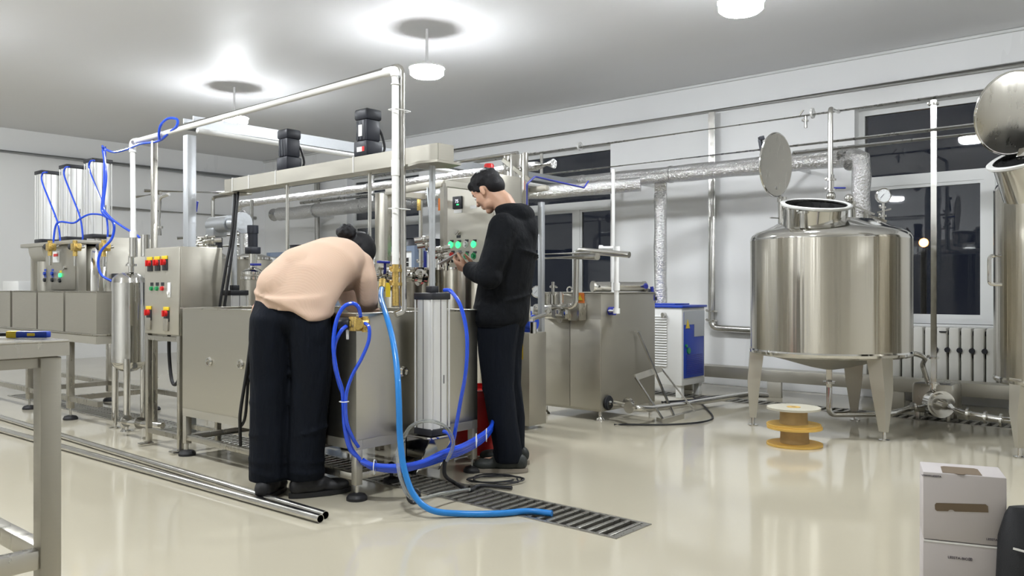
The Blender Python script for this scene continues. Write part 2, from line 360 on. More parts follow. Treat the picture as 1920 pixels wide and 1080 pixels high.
# ---------------------------------------------------------------- the two big tanks
def big_tank(name, label, cx, cy, R, zb, zt, feet, lidc, lidr, lidn, neck, neckr, neckn, extra):
    t = thing(name, label, 'tank', (cx, cy, 0)); k = R/.57
    obj('shell', MB().lathe([(R, zb), (R, zt)], (cx, cy, 0), 96), 'tank', t)
    zs = zt+.085*k
    obj('dome', MB().lathe([(R+.001, zt-.002), (R+.001, zt+.012), (R-.012, zt+.04), (R-.045, zt+.065), (R-.11, zs), (R*.6, zs+.06), (R*.3, zs+.08), (0, zs+.083)], (cx, cy, 0), 96), 'polish', t)
    obj('bottom_rim', MB().lathe([(R-.01, zb-.03), (R+.004, zb-.018), (R+.007, zb), (R+.001, zb+.012)], (cx, cy, 0), 96), 'polish', t)
    obj('bottom_cone', MB().lathe([(R-.02, zb-.02), (R*.6, zb-.07), (R*.25, zb-.125), (.04, zb-.145), (0, zb-.145)], (cx, cy, 0), 64), 'steel_dark', t)
    for fx, fy in feet:
        d = V(fx-cx, fy-cy, 0).normalized(); sd = V(-d.y, d.x, 0)
        top = V(cx, cy, 0)+d*(R-.03); ft = V(fx, fy, 0)
        secs = []
        for f, wd, dp in ((0, .092, .05), (.5, .066, .045), (1, .026, .024)):
            c = top.lerp(ft, f); c.z = zb+.02-(zb-.04)*f
            if f == 0: c -= d*.02
            secs.append([c+sd*wd-d*dp, c+sd*wd*.55+d*dp, c-sd*wd*.55+d*dp, c-sd*wd-d*dp])
        b = MB(); vs = [p for q in secs for p in q]
        b._add(vs, [(i*4+j, i*4+(j+1) % 4, i*4+4+(j+1) % 4, i*4+4+j) for i in (0, 1) for j in range(4)]+[(3, 2, 1, 0), (8, 9, 10, 11)])
        lg = obj('leg', b, 'steel_flat', t, ang=20)
        obj('foot_disc', MB().lathe([(0, .001), (.038, .001), (.038, .007), (.014, .012), (.012, .062), (.020, .064), (0, .07)], ft, 20), 'polish', lg)
    # manway neck and its open rim
    n = Vector(neckn).normalized(); c = Vector(neck); u, v = frame_of(n)
    T = Matrix((( *u, 0), (*(n.cross(u)), 0), (*n, 0), (0, 0, 0, 1))).transposed(); T.translation = c
    nk = obj('manway_neck', MB().lathe([(neckr*.97, -.22*k), (neckr*.97, 0), (neckr*.95, 0), (neckr*.95, -.12)], n=64, T=T), 'polish', t)
    obj('rim', MB().lathe([(neckr*.95, -.004), (neckr*1.06, -.012), (neckr*1.10, -.004), (neckr*1.10, .008), (neckr*1.05, .014), (neckr*.95, .008)], n=64, T=T), 'alu', nk)
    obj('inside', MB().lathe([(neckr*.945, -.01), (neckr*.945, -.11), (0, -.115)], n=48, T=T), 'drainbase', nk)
    # lid
    n = Vector(lidn).normalized(); u, v = frame_of(n)
    T = Matrix((( *u, 0), (*(n.cross(u)), 0), (*n, 0), (0, 0, 0, 1))).transposed(); T.translation = Vector(lidc)
    ld = obj('lid', MB().lathe([(0, .035), (lidr*.5, .028), (lidr*.85, .010), (lidr*.97, 0), (lidr*1.02, -.004), (lidr*1.02, -.014), (lidr*.9, -.012), (0, -.006)], n=64, T=T), 'steel', t)
    obj('lid_edge', MB().tube([T @ V(lidr*1.02*math.cos(i*PI/32), lidr*1.02*math.sin(i*PI/32), -.008) for i in range(64)], .007, 8, 0, closed=True), 'polish', ld)
    extra(t); return t

def extra1(t):
    hx = ony(1466, 372, 2.62); hb = V(hx.x, hx.y, 1.50)
    top = at(1452, 352, 6.02)
    h = MB().cyl(hb, hx, .028, n=16).cyl(hx+V(0, 0, -.03), hx+V(0, 0, .01), .036, n=16).bar(hx, top, .03, .02, .003).bar(hb+V(-.10, .05, .09), hb+V(.05, -.02, .09), .014, .01)
    obj('lid_hinge', h, 'polish', t)
    obj('lid_handle', MB().bar(at(1432, 300, 6.05), at(1425, 262, 6.05), .035, .022, .004).bar(at(1423, 263, 6.05)+V(0, 0, .01), at(1432, 261, 6.05)+V(0, 0, .01), .045, .03, .004), 'black', t)
    # inlet with ball valve
    v = MB(); a = at(1558, 345, 6.6)
    v.cyl((a.x, a.y, 1.50), (a.x, a.y, 1.95), .024, n=16)
    for z in (1.73, 1.83, 1.91): clamp(v, (a.x, a.y, z), (0, 0, 1), .022)
    v.ell((a.x, a.y, 1.78), (.036, .036, .04))
    vo = obj('inlet_valve', v, 'polish', t)
    hd = V(a.x, a.y, 1.845)
    obj('valve_handle', MB().bar(hd, hd+RT*.115+V(0, 0, .0), .028, .012, .004), 'dblue', vo)
    g = at(1656, 367, 6.35)
    gauge(t, g, .057, (-.76, -.65, .0))
    st = MB().cyl(g+V(0, 0, -.05), (g.x, g.y, 1.52), .010, n=10).bar(g+V(-.04, .03, -.13), g+V(.05, -.04, -.10), .012, .012)
    clamp(st, (g.x, g.y, g.z-.09), (0, 0, 1), .012); clamp(st, (g.x, g.y, 1.60), (0, 0, 1), .014)
    obj('gauge_stem', st, 'pipe', t)
    # small nozzles round the dome
    nz = MB()
    for px, d, h in ((1600, 6.25, .17), (1585, 6.15, .14), (1622, 6.3, .10), (1480, 5.95, .10), (1505, 5.83, .06), (1640, 6.2, .05)):
        p = at(px, 400, d); nz.cyl((p.x, p.y, 1.47), (p.x, p.y, 1.53+h), .020, n=14); clamp(nz, (p.x, p.y, 1.52+h), (0, 0, 1), .020)
    nz.ell(at(1592, 372, 6.2), .034)
    nz.bar(at(1600, 386, 6.2), at(1640, 402, 6.15), .014).bar(at(1628, 404, 6.1), at(1662, 415, 6.1), .014)
    obj('nozzle', nz, 'polish', t)
    # rail of hooks round the manway
    obj('outlet_pipe', MB().pipe([(6.27, 2.27, .46), (6.27, 2.27, .10), (6.62, 1.93, .10), (6.95, 1.88, .11)], .022).cyl((6.27, 2.27, .335), (6.27, 2.27, .35), .045), 'pipe', t)
    obj('label_plate', MB().cyl(at(1478, 400, 5.86), at(1478, 400, 5.86)+V(-.004, -.004, 0), .001), 'polish', t)
    c = V(6.27, 2.27, 0); q = RT*.578-FW*.02
    obj('sight_line', MB().pipe([c+q*.99+V(0, 0, 1.50), c+q*1.04+V(0, 0, 1.46), c+q*1.04+V(0, 0, .58), c+q*.9+V(0, 0, .53), c+q*.55+V(0, 0, .52)], .008, 8), 'black', t)
big_tank('mixing_tank', 'big round brushed steel tank with open tilted manway, standing above the two stacked yellow spools', 6.27, 2.27, .57, .585, 1.405,
    ((6.02, 2.76), (6.0, 1.795), (6.78, 2.25)), at(1453, 309, 6.02), .222, tuple(FW*.72-RT*.69+V(0, 0, .06)), at(1530, 384, 6.0), .225, (-.20, -.17, 1), extra1)
def extra2(t):
    c = V(6.35, .62, 0)
    p = at(1855, 480, 4.95)
    obj('side_handle', MB().pipe([p+RT*.07, p, p+V(0, 0, -.17), p+V(0, 0, -.17)+RT*.07], .011, 10), 'polish', t)
    obj('lid_hinge', MB().bar(at(1915, 296, 4.8), at(1921, 280, 4.82), .05, .03, .004).cyl(at(1880, 345, 5.0), at(1880, 320, 5.0), .02).cyl(at(1895, 350, 4.9), at(1895, 330, 4.9), .02), 'polish', t)
big_tank('mixing_tank', 'taller steel tank cut by the right edge of the photo, round lid raised', 6.35, .62, .57, .47, 1.68,
    ((5.95, .98), (6.05, .12), (6.9, .75)), at(1902, 212, 4.9), .237, tuple(-FW*.90+RT*.10+V(0, 0, -.24)), at(1942, 288, 4.80), .235, (-.40, .22, 1), extra2)

# ---------------------------------------------------------------- pipes overhead and along the wall
def pipe_thing(name, label, cat, paths, m='pipe', group=None):
    """paths: list of (points, radius[, fittings])"""
    b = MB()
    for p in paths: b.pipe(p[0], p[1], 14)
    for p in paths:
        for q in (p[2] if len(p) > 2 else []): clamp(b, q[0], q[1], p[1])
    return single(name, b, m, label, cat, group)
p = onx
pipe_thing('wall_conduit', 'thick grey pipe clipped along the top of the window wall', 'pipe', [([(8.24, -3.1, 2.975), (8.24, 12.85, 2.975)], .042)], 'alu')
pipe_thing('wall_conduit', 'thick grey pipe running high along the far back wall on the left', 'pipe', [([(X0+.02, WY-.06, 2.96), (8.12, WY-.06, 2.96)], .04)], 'galv')
pipe_thing('steel_pipe', 'upper thin overhead steel pipe crossing in front of the window wall', 'pipe', [([(7.12, -1.5, 2.56), (7.12, 8.6, 2.53), (7.12, 8.6, 2.2)], .026, [((7.12, 2.72, 2.56), (0, 1, 0)), ((7.12, 5.2, 2.55), (0, 1, 0))])], 'pipe_bright')
pipe_thing('steel_pipe', 'lower double steel pipe crossing behind the lids of the big tanks', 'pipe', [([(7.12, -1.5, 2.30), (7.12, 10.2, 2.29)], .027), ([(7.14, -1.5, 2.235), (7.14, 2.9, 2.235)], .021)], 'pipe_bright')
pipe_thing('steel_pipe', 'vertical steel pole pipe between the two big tanks, dropping to the floor pump', 'pipe', [([(7.12, 1.76, 2.53), (7.12, 1.76, .24)], .022, [((7.12, 1.76, 2.50), (0, 0, 1)), ((7.12, 1.76, .50), (0, 0, 1)), ((7.12, 1.76, .30), (0, 0, 1))])])
a = at(1557, 300, 6.6)
pipe_thing('steel_pipe', 'vertical steel pipe dropping into the blue-handled valve on the big tank', 'pipe', [([(7.12, 2.50, 2.545), (a.x, a.y, 2.475), (a.x, a.y, 1.94)], .020)])
v = thing('sample_valve', 'small valve with short lever hanging from the overhead pipe left of the tank inlet pipe', 'valve', (7.12, 2.78, 2.50))
obj('body', clamp(MB().cyl((7.12, 2.78, 2.54), (7.12, 2.78, 2.44), .014), (7.12, 2.78, 2.50), (0, 0, 1), .014), 'polish', v)
obj('lever', MB().bar((7.12, 2.80, 2.60), (7.12, 2.84, 2.55), .012), 'pipe', v)
pipe_thing('steel_pipe', 'vertical wall pipe on the white wall left of the big tank, valve near its foot', 'pipe', [([(8.22, 4.24, 2.95), (8.22, 4.24, .62), (8.22, 3.2, .60)], .036, [((8.22, 4.24, .80), (0, 0, 1)), ((8.22, 4.24, .70), (0, 0, 1))])])
pipe_thing('steel_pipe', 'floor level pipe at the foot of the window wall', 'pipe', [([(8.12, 4.9, .13), (8.12, -1, .13)], .036, [((8.12, 4.35, .13), (0, 1, 0))])])
pipe_thing('steel_pipe', 'thin pipe on three clips across the far back wall behind the grey column', 'pipe', [([(5.5, WY-.05, 2.28), (8.1, WY-.05, 2.28)], .028)])
pipe_thing('steel_pipe', 'thin lower pipe across the far back wall just above the control cabinets', 'pipe', [([(6.4, WY-.05, 1.42), (8.1, WY-.05, 1.42)], .024)])
pipe_thing('steel_pipe', 'thin vertical pipe standing at the far wall behind the steam pipes', 'pipe', [([(8.2, 11.3, 2.9), (8.2, 11.3, .1)], .05)])
pipe_thing('steel_pipe', 'far short drop pipe from the long overhead pipe by the left window', 'pipe', [([(7.12, 5.72, 2.55), (7.12, 5.72, 2.30)], .019)])
# insulated foil duct
def foil_duct(name, label, pts, r, wob=.006, br=()):
    P = [Vector(q) for q in pts]; Q = []
    for a, b in zip(P, P[1:]):
        k = max(2, int((b-a).length/.16))
        for i in range(k): Q.append(a.lerp(b, i/k)+V(random.uniform(-1, 1), random.uniform(-1, 1), random.uniform(-1, 1))*wob)
    Q.append(P[-1]); b = MB().tube(Q, lambda t: r*(1+.05*math.sin(t*173)), 16, 0)
    for a, c in zip(P, P[1:]):
        d = (c-a).normalized(); L = (c-a).length
        for i in range(1, int(L/1.1)+1): q = a+d*min(L-.05, i*1.1); b.cyl(q-d*.012, q+d*.012, r*1.06, n=20)
    for y_ in br: b.bar((P[0].x+r*.9, y_, P[0].z), (WX-.003, y_, P[0].z), .03, .03)
    return single(name, b, 'foil', label, 'duct')
foil_duct('insulated_duct', 'thick foil-wrapped duct crossing the wall and bending down behind the big tank', [(7.45, 7.6, 2.22), (7.45, 2.62, 2.20), (7.42, 2.52, 2.19), (7.38, 2.47, 2.14)], .085, .002, (3.2, 5.0, 7.4))
foil_duct('insulated_duct', 'foil-wrapped elbow piece dropping behind the gauge of the big tank', [(7.40, 2.56, 2.22), (7.32, 2.38, 2.16), (7.32, 2.38, 1.2)], .078, .004)
foil_duct('insulated_duct', 'upright foil-wrapped duct against the white wall behind the steam generator', [(7.52, 4.46, 2.14), (7.52, 4.46, .12)], .066, .003)
foil_duct('insulated_duct', 'far foil-wrapped duct running past the left windows above the chillers', [(7.45, 11.4, 2.2), (7.45, 7.75, 2.21)], .10, .006, (8.4, 11.0))
foil_duct('insulated_duct', 'wrinkled bright foil duct running back from behind the man to the upright duct', [(6.3, 7.2, 2.12), (6.75, 5.3, 2.05), (7.2, 4.5, 2.10)], .075, .010)
foil_duct('insulated_duct', 'narrow foil-wrapped drop pipe behind the small mixer on the far left', [(6.1, 10.1, 2.05), (6.1, 9.95, 1.95), (6.1, 9.9, .05)], .06, .012)
foil_duct('insulated_duct', 'thin white foil pipe bending down at its left end below the black motors', [(5.0, 3.9, 2.0), (5.0, 8.3, 1.98), (5.0, 8.38, 1.90), (5.0, 8.36, .04)], .038, .003)
pipe_thing('steel_pipe', 'steel pipe running just above the thin white foil pipe', 'pipe', [([(5.4, 4.6, 2.20), (5.4, 9.6, 2.18), (5.4, 9.6, .02)], .022, [((5.4, 8.0, 2.19), (0, 1, 0))]), ([(5.4, 8.0, 2.18), (5.4, 8.0, 1.2)], .02)])

# stainless low stand, pump and floor piping by the window wall
st = thing('low_stand', 'long low stainless stand in front of the radiator and the wall pipes', 'stand', (7.7, 2.6, 0))
obj('rail', MB().box(7.66, 7.69, 1.02, 4.35, .15, .262, .003), 'steel_flat', st)
obj('shelf', MB().box(7.69, 7.86, 1.02, 4.35, .245, .262, .003), 'steel_flat', st)
for y in (1.12, 2.2, 3.3, 4.25): obj('leg', MB().box(7.665, 7.70, y-.07, y+.07, .0, .15, .004), 'steel_flat', st)
pm = thing('transfer_pump', 'small steel floor pump at the foot of the pole between the two tanks', 'pump', (7.12, 1.76, 0))
obj('pump_head', MB().cyl((7.02, 1.68, .15), (7.10, 1.74, .15), .105, n=32).cyl((7.0, 1.665, .15), (7.02, 1.68, .15), .085, n=32).cyl((6.96, 1.635, .15), (7.0, 1.665, .15), .03), 'polish', pm)
obj('motor_cover', MB().box(7.10, 7.42, 1.62, 1.92, .06, .30, .03), 'steel', pm)
for x, y in ((7.14, 1.66), (7.14, 1.88), (7.38, 1.66), (7.38, 1.88)): obj('leg', MB().box(x-.015, x+.015, y-.015, y+.015, .004, .07, .003), 'steel', pm)
obj('outlet', MB().cyl((7.12, 1.76, .20), (7.12, 1.76, .30), .03).cyl((7.12, 1.76, .285), (7.12, 1.76, .30), .045), 'polish', pm)
b = MB().pipe([(6.93, 1.60, .15), (6.85, 1.50, .12), (6.82, 1.20, .10), (7.3, .95, .09), (7.5, .6, .09)], .024)
for q in ((6.84, 1.46, .12), (6.82, 1.34, .11), (6.82, 1.24, .10)): clamp(b, q, (0, 1, 0), .026)
single('floor_pipe', b, 'polish', 'shiny clamped pipe on the floor leaving the pump to the right', 'pipe')
v2 = MB().pipe([(6.95, 1.90, .11), (7.02, 1.80, .13)], .022); clamp(v2, (6.97, 1.87, .115), (1, -1, 0), .024)
single('floor_pipe', v2, 'polish', 'short coupling between the tank outlet and the pump', 'pipe')

# radiator
rd = thing('radiator', 'white column radiator with dark slots under the right window', 'radiator', (8.18, 1.9, 0))
for i in range(17):
    y = 1.02+i*.098
    for z0, z1 in ((.12, .70),):
        obj('radiator_section', MB().box(8.12, 8.27, y, y+.083, z0, z1, .018), 'radiator', rd)
b = MB()
for z in (.17, .45, .65): b.cyl((8.19, 1.03, z), (8.19, 1.02+17*.098, z), .022)
obj('header_pipe', b, 'black', rd)
obj('slot_clip', MB().box(8.108, 8.119, 1.9, 1.96, .655, .665), 'black', rd)
for k, i in enumerate((1, 2, 3, 4, 5, 6, 7, 8, 9, 10)):
    y = 1.02+i*.098-.0075
    obj('link_nut', MB().cyl((8.105, y, .50), (8.16, y, .50), .024, n=8), 'black', rd)
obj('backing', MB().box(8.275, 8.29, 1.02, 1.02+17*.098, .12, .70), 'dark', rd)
single('drain_elbow', MB().pipe([(7.0, 2.00, .52), (7.02, 1.86, .535), (7.06, 1.80, .50), (7.10, 1.84, .45), (7.16, 1.78, .20)], .020), 'pipe', 'bent steel pipe between the big tank and the pole, in front of the radiator', 'pipe')

# cable spools
def spool(label, x, y, z, top, h, r):
    s = thing('cable_spool', label, 'spool', (x, y, z), 'stacked cable spools')
    obj('flange', MB().lathe([(0, z), (r, z), (r, z+.014), (0, z+.014)], (x, y, 0), 48), 'spool', s)
    obj('drum', MB().lathe([(0, z+.014), (r*.52, z+.014), (r*.50, z+h-.014), (0, z+h-.014)], (x, y, 0), 40), 'spooldrum', s)
    f = obj('flange', MB().lathe([(0, z+h-.014), (r*.99, z+h-.014), (r*.99, z+h), (.016, z+h), (.016, z+h-.01), (0, z+h-.01)], (x, y, 0), 48), top, s)
    if top == 'spooltop':
        f['label'] = 'pale flange with a small centre hole'
        obj('hub', MB().lathe([(.016, z+h), (.045, z+h), (.045, z+h+.002), (.016, z+h+.002)], (x, y, 0), 24), 'spool', f)
spool('lower yellow cable spool, standing on the floor in front of the big tank', 5.44, 2.20, .001, 'spool', .125, .18)
spool('upper cable spool with pale top, resting on the other spool', 5.45, 2.21, .1265, 'spooltop', .125, .175)

# cartons
def carton(label, z, h, d):
    c = at(1803, 1000, 2.76); fwd = V(FW.x*math.cos(-.40)-FW.y*math.sin(-.40), FW.x*math.sin(-.40)+FW.y*math.cos(-.40), 0)
    T = Matrix((( fwd.y, -fwd.x, 0, 0), (fwd.x, fwd.y, 0, 0), (0, 0, 1, 0), (0, 0, 0, 1))).transposed(); T.translation = V(c.x, c.y, z)
    t = thing('carton', label, 'box', (c.x, c.y, z)); W = .120
    obj('box_body', MB().box(-W, W, -.075, d, .001, h, .004, T), 'carton', t); return t, T, W
t, T, W = carton('lower white cardboard box with printed maker line, under the other box', 0, .222, .10)
def text(t, T, s, x, y, z, size, rot=(PI/2, 0, 0), m='ink', name='print', ext=.0006):
    cu = bpy.data.curves.new(name, 'FONT'); cu.body = s; cu.size = size; cu.extrude = ext; cu.align_x = 'CENTER'
    o = bpy.data.objects.new('tmp', cu); COL.objects.link(o); bpy.context.view_layer.update()
    me = bpy.data.meshes.new_from_object(o.evaluated_get(bpy.context.evaluated_depsgraph_get())); bpy.data.objects.remove(o)
    me.transform(Matrix.Translation(-ORG[t.name]) @ T @ Matrix.Translation((x, y, z)) @ Euler(rot).to_matrix().to_4x4())
    me.name = name; ob = bpy.data.objects.new(name, me); me.materials.append(M[m]); COL.objects.link(ob); ob.parent = t; ORG[ob.name] = ORG[t.name]
    return ob
text(t, T, 'LESSTA-BIO\u56e2', -.012, -.0755, .168, .0115)
obj('tape', MB().box(-W+.002, W-.002, -.0762, -.0752, .216, .2215, 0, T), 'white', t)
t, T, W = carton('upper white cardboard box with dark handle cut-out', .2225, .222, .10)
T2 = T @ Matrix.Rotation(-.07, 4, 'Y')
obj('handle_hole', MB().prism([V(x, -.0765, z) for x, z in ((-.072, .128), (.070, .128), (.076, .122), (.076, .102), (-.020, .102), (-.026, .107), (-.034, .107), (-.040, .102), (-.072, .102), (-.077, .107), (-.077, .122))], (0, .0012, 0), T2), 'kraft', t)
obj('top_handle_hole', MB().prism([V(x, y, .2222) for x, y in ((-.062, -.07), (-.03, -.07), (-.018, -.078), (-.004, -.078), (.006, -.07), (.052, -.07), (.05, .028), (.04, .04), (-.05, .04), (-.06, .03))], (0, 0, .0012), T), 'kraft', t)
text(t, T, 'WWW.LESSTA', -.095, -.0758, .207, .009)
text(t, T, 'LESSTA BIO', .088, -.0758, .018, .010)
bg = thing('bag', 'black fabric bag with thin pale strap, at the bottom right corner', 'bag', at(1935, 1100, 2.62)*1.0)
ORG[bg.name].z = 0; bg.location.z = 0
c = at(1948, 1100, 2.62); c.z = 0
obj('bag_body', MB().loft([(c+V(0, 0, .01), RT*.115, FW*.09), (c+V(0, 0, .12), RT*.125, FW*.10), (c+V(0, 0, .26), RT*.120, FW*.09), (c+V(0, 0, .335), RT*.105, FW*.05), (c+V(0, 0, .36), RT*.095, FW*.02)], 28), 'bag', bg)
obj('strap', MB().bar(c-RT*.115-FW*.055+V(0, 0, .245), c-RT*.055-FW*.0945+V(0, 0, .235), .004, .006).bar(c-RT*.055-FW*.0945+V(0, 0, .235), c+RT*.02-FW*.104+V(0, 0, .22), .004, .006), 'white', bg)

# ---------------------------------------------------------------- the long open tank in the middle
mt = thing('process_tank', 'long rectangular steel tank on levelling feet that the woman leans over', 'tank', (3.02, 4.11, 0))
A0, A1, B0, B1, Z0, Z1 = 2.59, 3.46, 3.25, 4.97, .305, .920
b = MB()
for q in ((A0, A0+.012, B0, B1), (A1-.012, A1, B0, B1), (A0+.012, A1-.012, B0, B0+.012), (A0+.012, A1-.012, B1-.012, B1)): b.box(*q, Z0, Z1)
b.box(A0, A1, B0, B1, Z0-.006, Z0)
obj('tank_body', b, 'steel_box', mt)
b = MB()
for q in ((A0-.012, A0+.02, B0-.012, B1+.012), (A1-.02, A1+.012, B0-.012, B1+.012), (A0+.02, A1-.02, B0-.012, B0+.02), (A0+.02, A1-.02, B1-.02, B1+.012)): b.box(*q, Z1, Z1+.008, .002)
obj('top_rim', b, 'steel', mt)
obj('water', MB().box(A0+.013, A1-.013, B0+.013, B1-.013, .55, .56), 'steel_dark', mt)
b = MB()
for y in (B0+.02, B1-.02): b.bar((A0+.041, y, .275), (A1-.041, y, .275), .04, .05)
for x in (A0+.02, A1-.02): b.bar((x, B0, .275), (x, B1, .275), .04, .05)
obj('base_frame', b, 'steel_flat', mt)
b = MB()
for x in (A0+.02, A1-.02): b.bar((x, B0+.02, .115), (x, B1-.02, .115), .034, .034, .003)
for y in (B0+.03, 4.1, B1-.03): b.bar((A0+.02, y, .115), (A1-.02, y, .115), .034, .034, .003)
obj('lower_rail', b, 'steel', mt)
for x in (A0+.02, A1-.02):
    for y in (B0+.02, 4.4, B1-.02):
        if y == 4.4 and x < 3: continue
        obj('leg', MB().box(x-.02, x+.02, y-.02, y+.02, .075, .25, .003), 'steel_flat', mt)
        levelling_foot(mt, x, y, .08, .052)
for px, py in ((393, 678), (452, 683)):
    q = onx(px, py, A0); 
    obj('port', MB().lathe([(0, 0), (.028, 0), (.030, .004), (.024, .014), (.018, .014), (.016, .004), (0, .004)], n=24, T=Matrix.Translation(q) @ Matrix.Rotation(-PI/2, 4, 'Y')), 'polish', mt)
for px, py in ((757, 697),):
    q = ony(px, py, B0)
    obj('port', MB().lathe([(0, 0), (.028, 0), (.030, .004), (.024, .014), (.018, .014), (.016, .004), (0, .004)], n=24, T=Matrix.Translation(q) @ Matrix.Rotation(PI/2, 4, 'X')), 'polish', mt)
# air cylinders with caps, body, tie rods, piston rod
def air_cylinder(name, label, x, y, z0, z1, w, rod=None, group=None):
    t = thing(name, label, 'cylinder', (x, y, z0), group); h = w/2; c = .035
    obj('barrel', MB().prism([V(x+a, y+b2, z0+c) for a, b2 in [(h*.94*math.copysign(abs(math.cos(k*PI/16))**.45, math.cos(k*PI/16)), h*.94*math.copysign(abs(math.sin(k*PI/16))**.45, math.sin(k*PI/16))) for k in range(32)]], (0, 0, z1-z0-2*c)), 'alu', t)
    b = MB()
    for a in (-1, 1):
        for d in (-1, 1): b.cyl((x+a*h*.91, y+d*h*.91, z0+c*.5), (x+a*h*.91, y+d*h*.91, z1-c*.5), .005, n=8)
    obj('tie_rod', b, 'alu', t)
    obj('cap', MB().box(x-h, x+h, y-h, y+h, z1-c, z1, .004), 'black', t); obj('cap', MB().box(x-h, x+h, y-h, y+h, z0, z0+c, .004), 'black', t)
    obj('groove', MB().box(x-h*.95, x-h*.94, y-.002, y+.002, z0+c, z1-c).box(x-.002, x+.002, y-h*.95, y-h*.94, z0+c, z1-c).box(x+h*.3, x+h*.36, y-h*.96, y-h*.94, z0+(z1-z0)*.36, z0+(z1-z0)*.42), 'black', t)
    if rod:
        obj('rod_gland', MB().box(x-h*.36, x+h*.36, y-h*.36, y+h*.36, z1, z1+.035, .004), 'black', t)
        obj('piston_rod', MB().cyl((x, y, z1+.03), (x, y, rod), .0165, n=20), 'galv', t)
    return t
air_cylinder('air_cylinder', 'tall pale air cylinder with black caps fixed to the near end of the long tank', 2.985, 3.125, .295, 1.025, .135, 1.684)
air_cylinder('air_cylinder', 'air cylinder with black cap behind the left end of the long tank', 3.045, 5.13, .30, 1.035, .135, 1.70)
br = thing('cylinder_bracket', 'polished bracket plate under the near air cylinder', 'bracket', (2.985, 3.13, .08))
obj('plate', MB().box(2.90, 3.07, 3.05, 3.235, .28, .292, .002), 'polish', br)
obj('gusset', MB().prism([(2.90, 3.06, .28), (2.90, 3.235, .28), (2.90, 3.235, .09), (2.90, 3.16, .09)], (.008, 0, 0)).prism([(3.062, 3.06, .28), (3.062, 3.235, .28), (3.062, 3.235, .09), (3.062, 3.16, .09)], (.008, 0, 0)).box(2.90, 3.07, 3.225, 3.236, .09, .28), 'polish', br)

# lifting beam with motors
bm_ = thing('lifting_beam', 'long pale steel channel beam carried by the two air cylinders', 'beam', (3.0, 4.1, 1.73))
b = MB()
def bl(xo, zo): return [(2.985+xo, 3.03, 1.742+zo), (3.045+xo, 5.16, 1.742+zo)]
b.bar(*bl(-.055, .0), .006, .085).bar(*bl(.055, .0), .006, .085).bar(*bl(0, -.04), .116, .006)
obj('channel', b, 'steel_flat', bm_)
obj('end_plate', MB().prism([(2.90, 3.00, 1.765), (3.07, 3.00, 1.765), (3.11, 3.12, 1.765), (3.04, 3.24, 1.765), (2.92, 3.24, 1.765), (2.88, 3.12, 1.765)], (0, 0, .012), Matrix.Translation((0, 0, -.082))).box(2.935, 3.045, 3.028, 3.034, 1.702, 1.785), 'steel_dark', bm_)
obj('end_plate', MB().box(2.96, 3.13, 5.05, 5.19, 1.686, 1.697, .002), 'steel_flat', bm_)
for y in (3.72, 4.52, 4.84, 5.05): 
    xx = 2.985+.06*(y-3.03)/2.13
    obj('cable_tie', MB().box(xx-.061, xx+.061, y, y+.006, 1.698, 1.789).box(xx-.002, xx+.002, y-.002, y+.004, 1.789, 1.80), 'white', bm_)
def gear_motor(label, x, y, z, h, w, tags):
    t = thing('geared_motor', label, 'motor', (x, y, z), 'upright black geared motors'); h2 = w/2
    b = MB(); b.box(x-h2, x+h2, y-h2, y+h2, z, z+h*.32, .008); obj('gearbox', b, 'motor', t)
    b = MB(); b.box(x-h2*.88, x+h2*.88, y-h2*.88, y+h2*.88, z+h*.32, z+h*.78, .012)
    for k in (-.5, 0, .5): b.box(x-h2*.905, x+h2*.905, y+k*h2-.004, y+k*h2+.004, z+h*.34, z+h*.74)
    obj('body', b, 'motor', t)
    b = MB().box(x-h2*.98, x+h2*.98, y-h2*.98, y+h2*.98, z+h*.76, z+h, .014)
    obj('fan_cover', b, 'motor', t)
    obj('cable', MB().tube([(x+h2*.9, y-h2*.2, z+h*.72), (x+h2*1.3, y-h2*.5, z+h*.5), (x+h2*1.5, y-h2*.7, z+h*.22), (x+h2*1.2, y-h2*.6, z+h*.06)], .007), 'rubber', t)
    if tags:
        obj('rating_plate', MB().box(x-h2*.89-.002, x-h2*.885, y-h2*.2, y+h2*.35, z+h*.42, z+h*.66), 'alu', t)
        obj('warning_sticker', MB().box(x-h2-.002, x-h2, y-h2*.7, y+h2*.45, z+h*.09, z+h*.19), 'white', t)
        obj('warning_sticker', MB().box(x-h2-.003, x-h2-.0005, y-h2*.7, y-h2*.35, z+h*.09, z+h*.19), 'red', t)
    return t
gear_motor('black motor with small silver plate, right one on the lifting beam', 3.0, 3.66, 1.785, .265, .115, True)
gear_motor('plain black motor, left one on the lifting beam', 3.025, 4.46, 1.785, .255, .112, False)
for y in (3.66, 4.46):
    single('stirrer_shaft', MB().cyl((3.012, y, 1.70), (3.012, y, .60), .011).box(2.95, 3.07, y-.015, y+.015, .58, .61, .003), 'pipe', 'thin steel stirrer shaft below the %s black motor' % ('right' if y < 4 else 'left'), 'shaft')
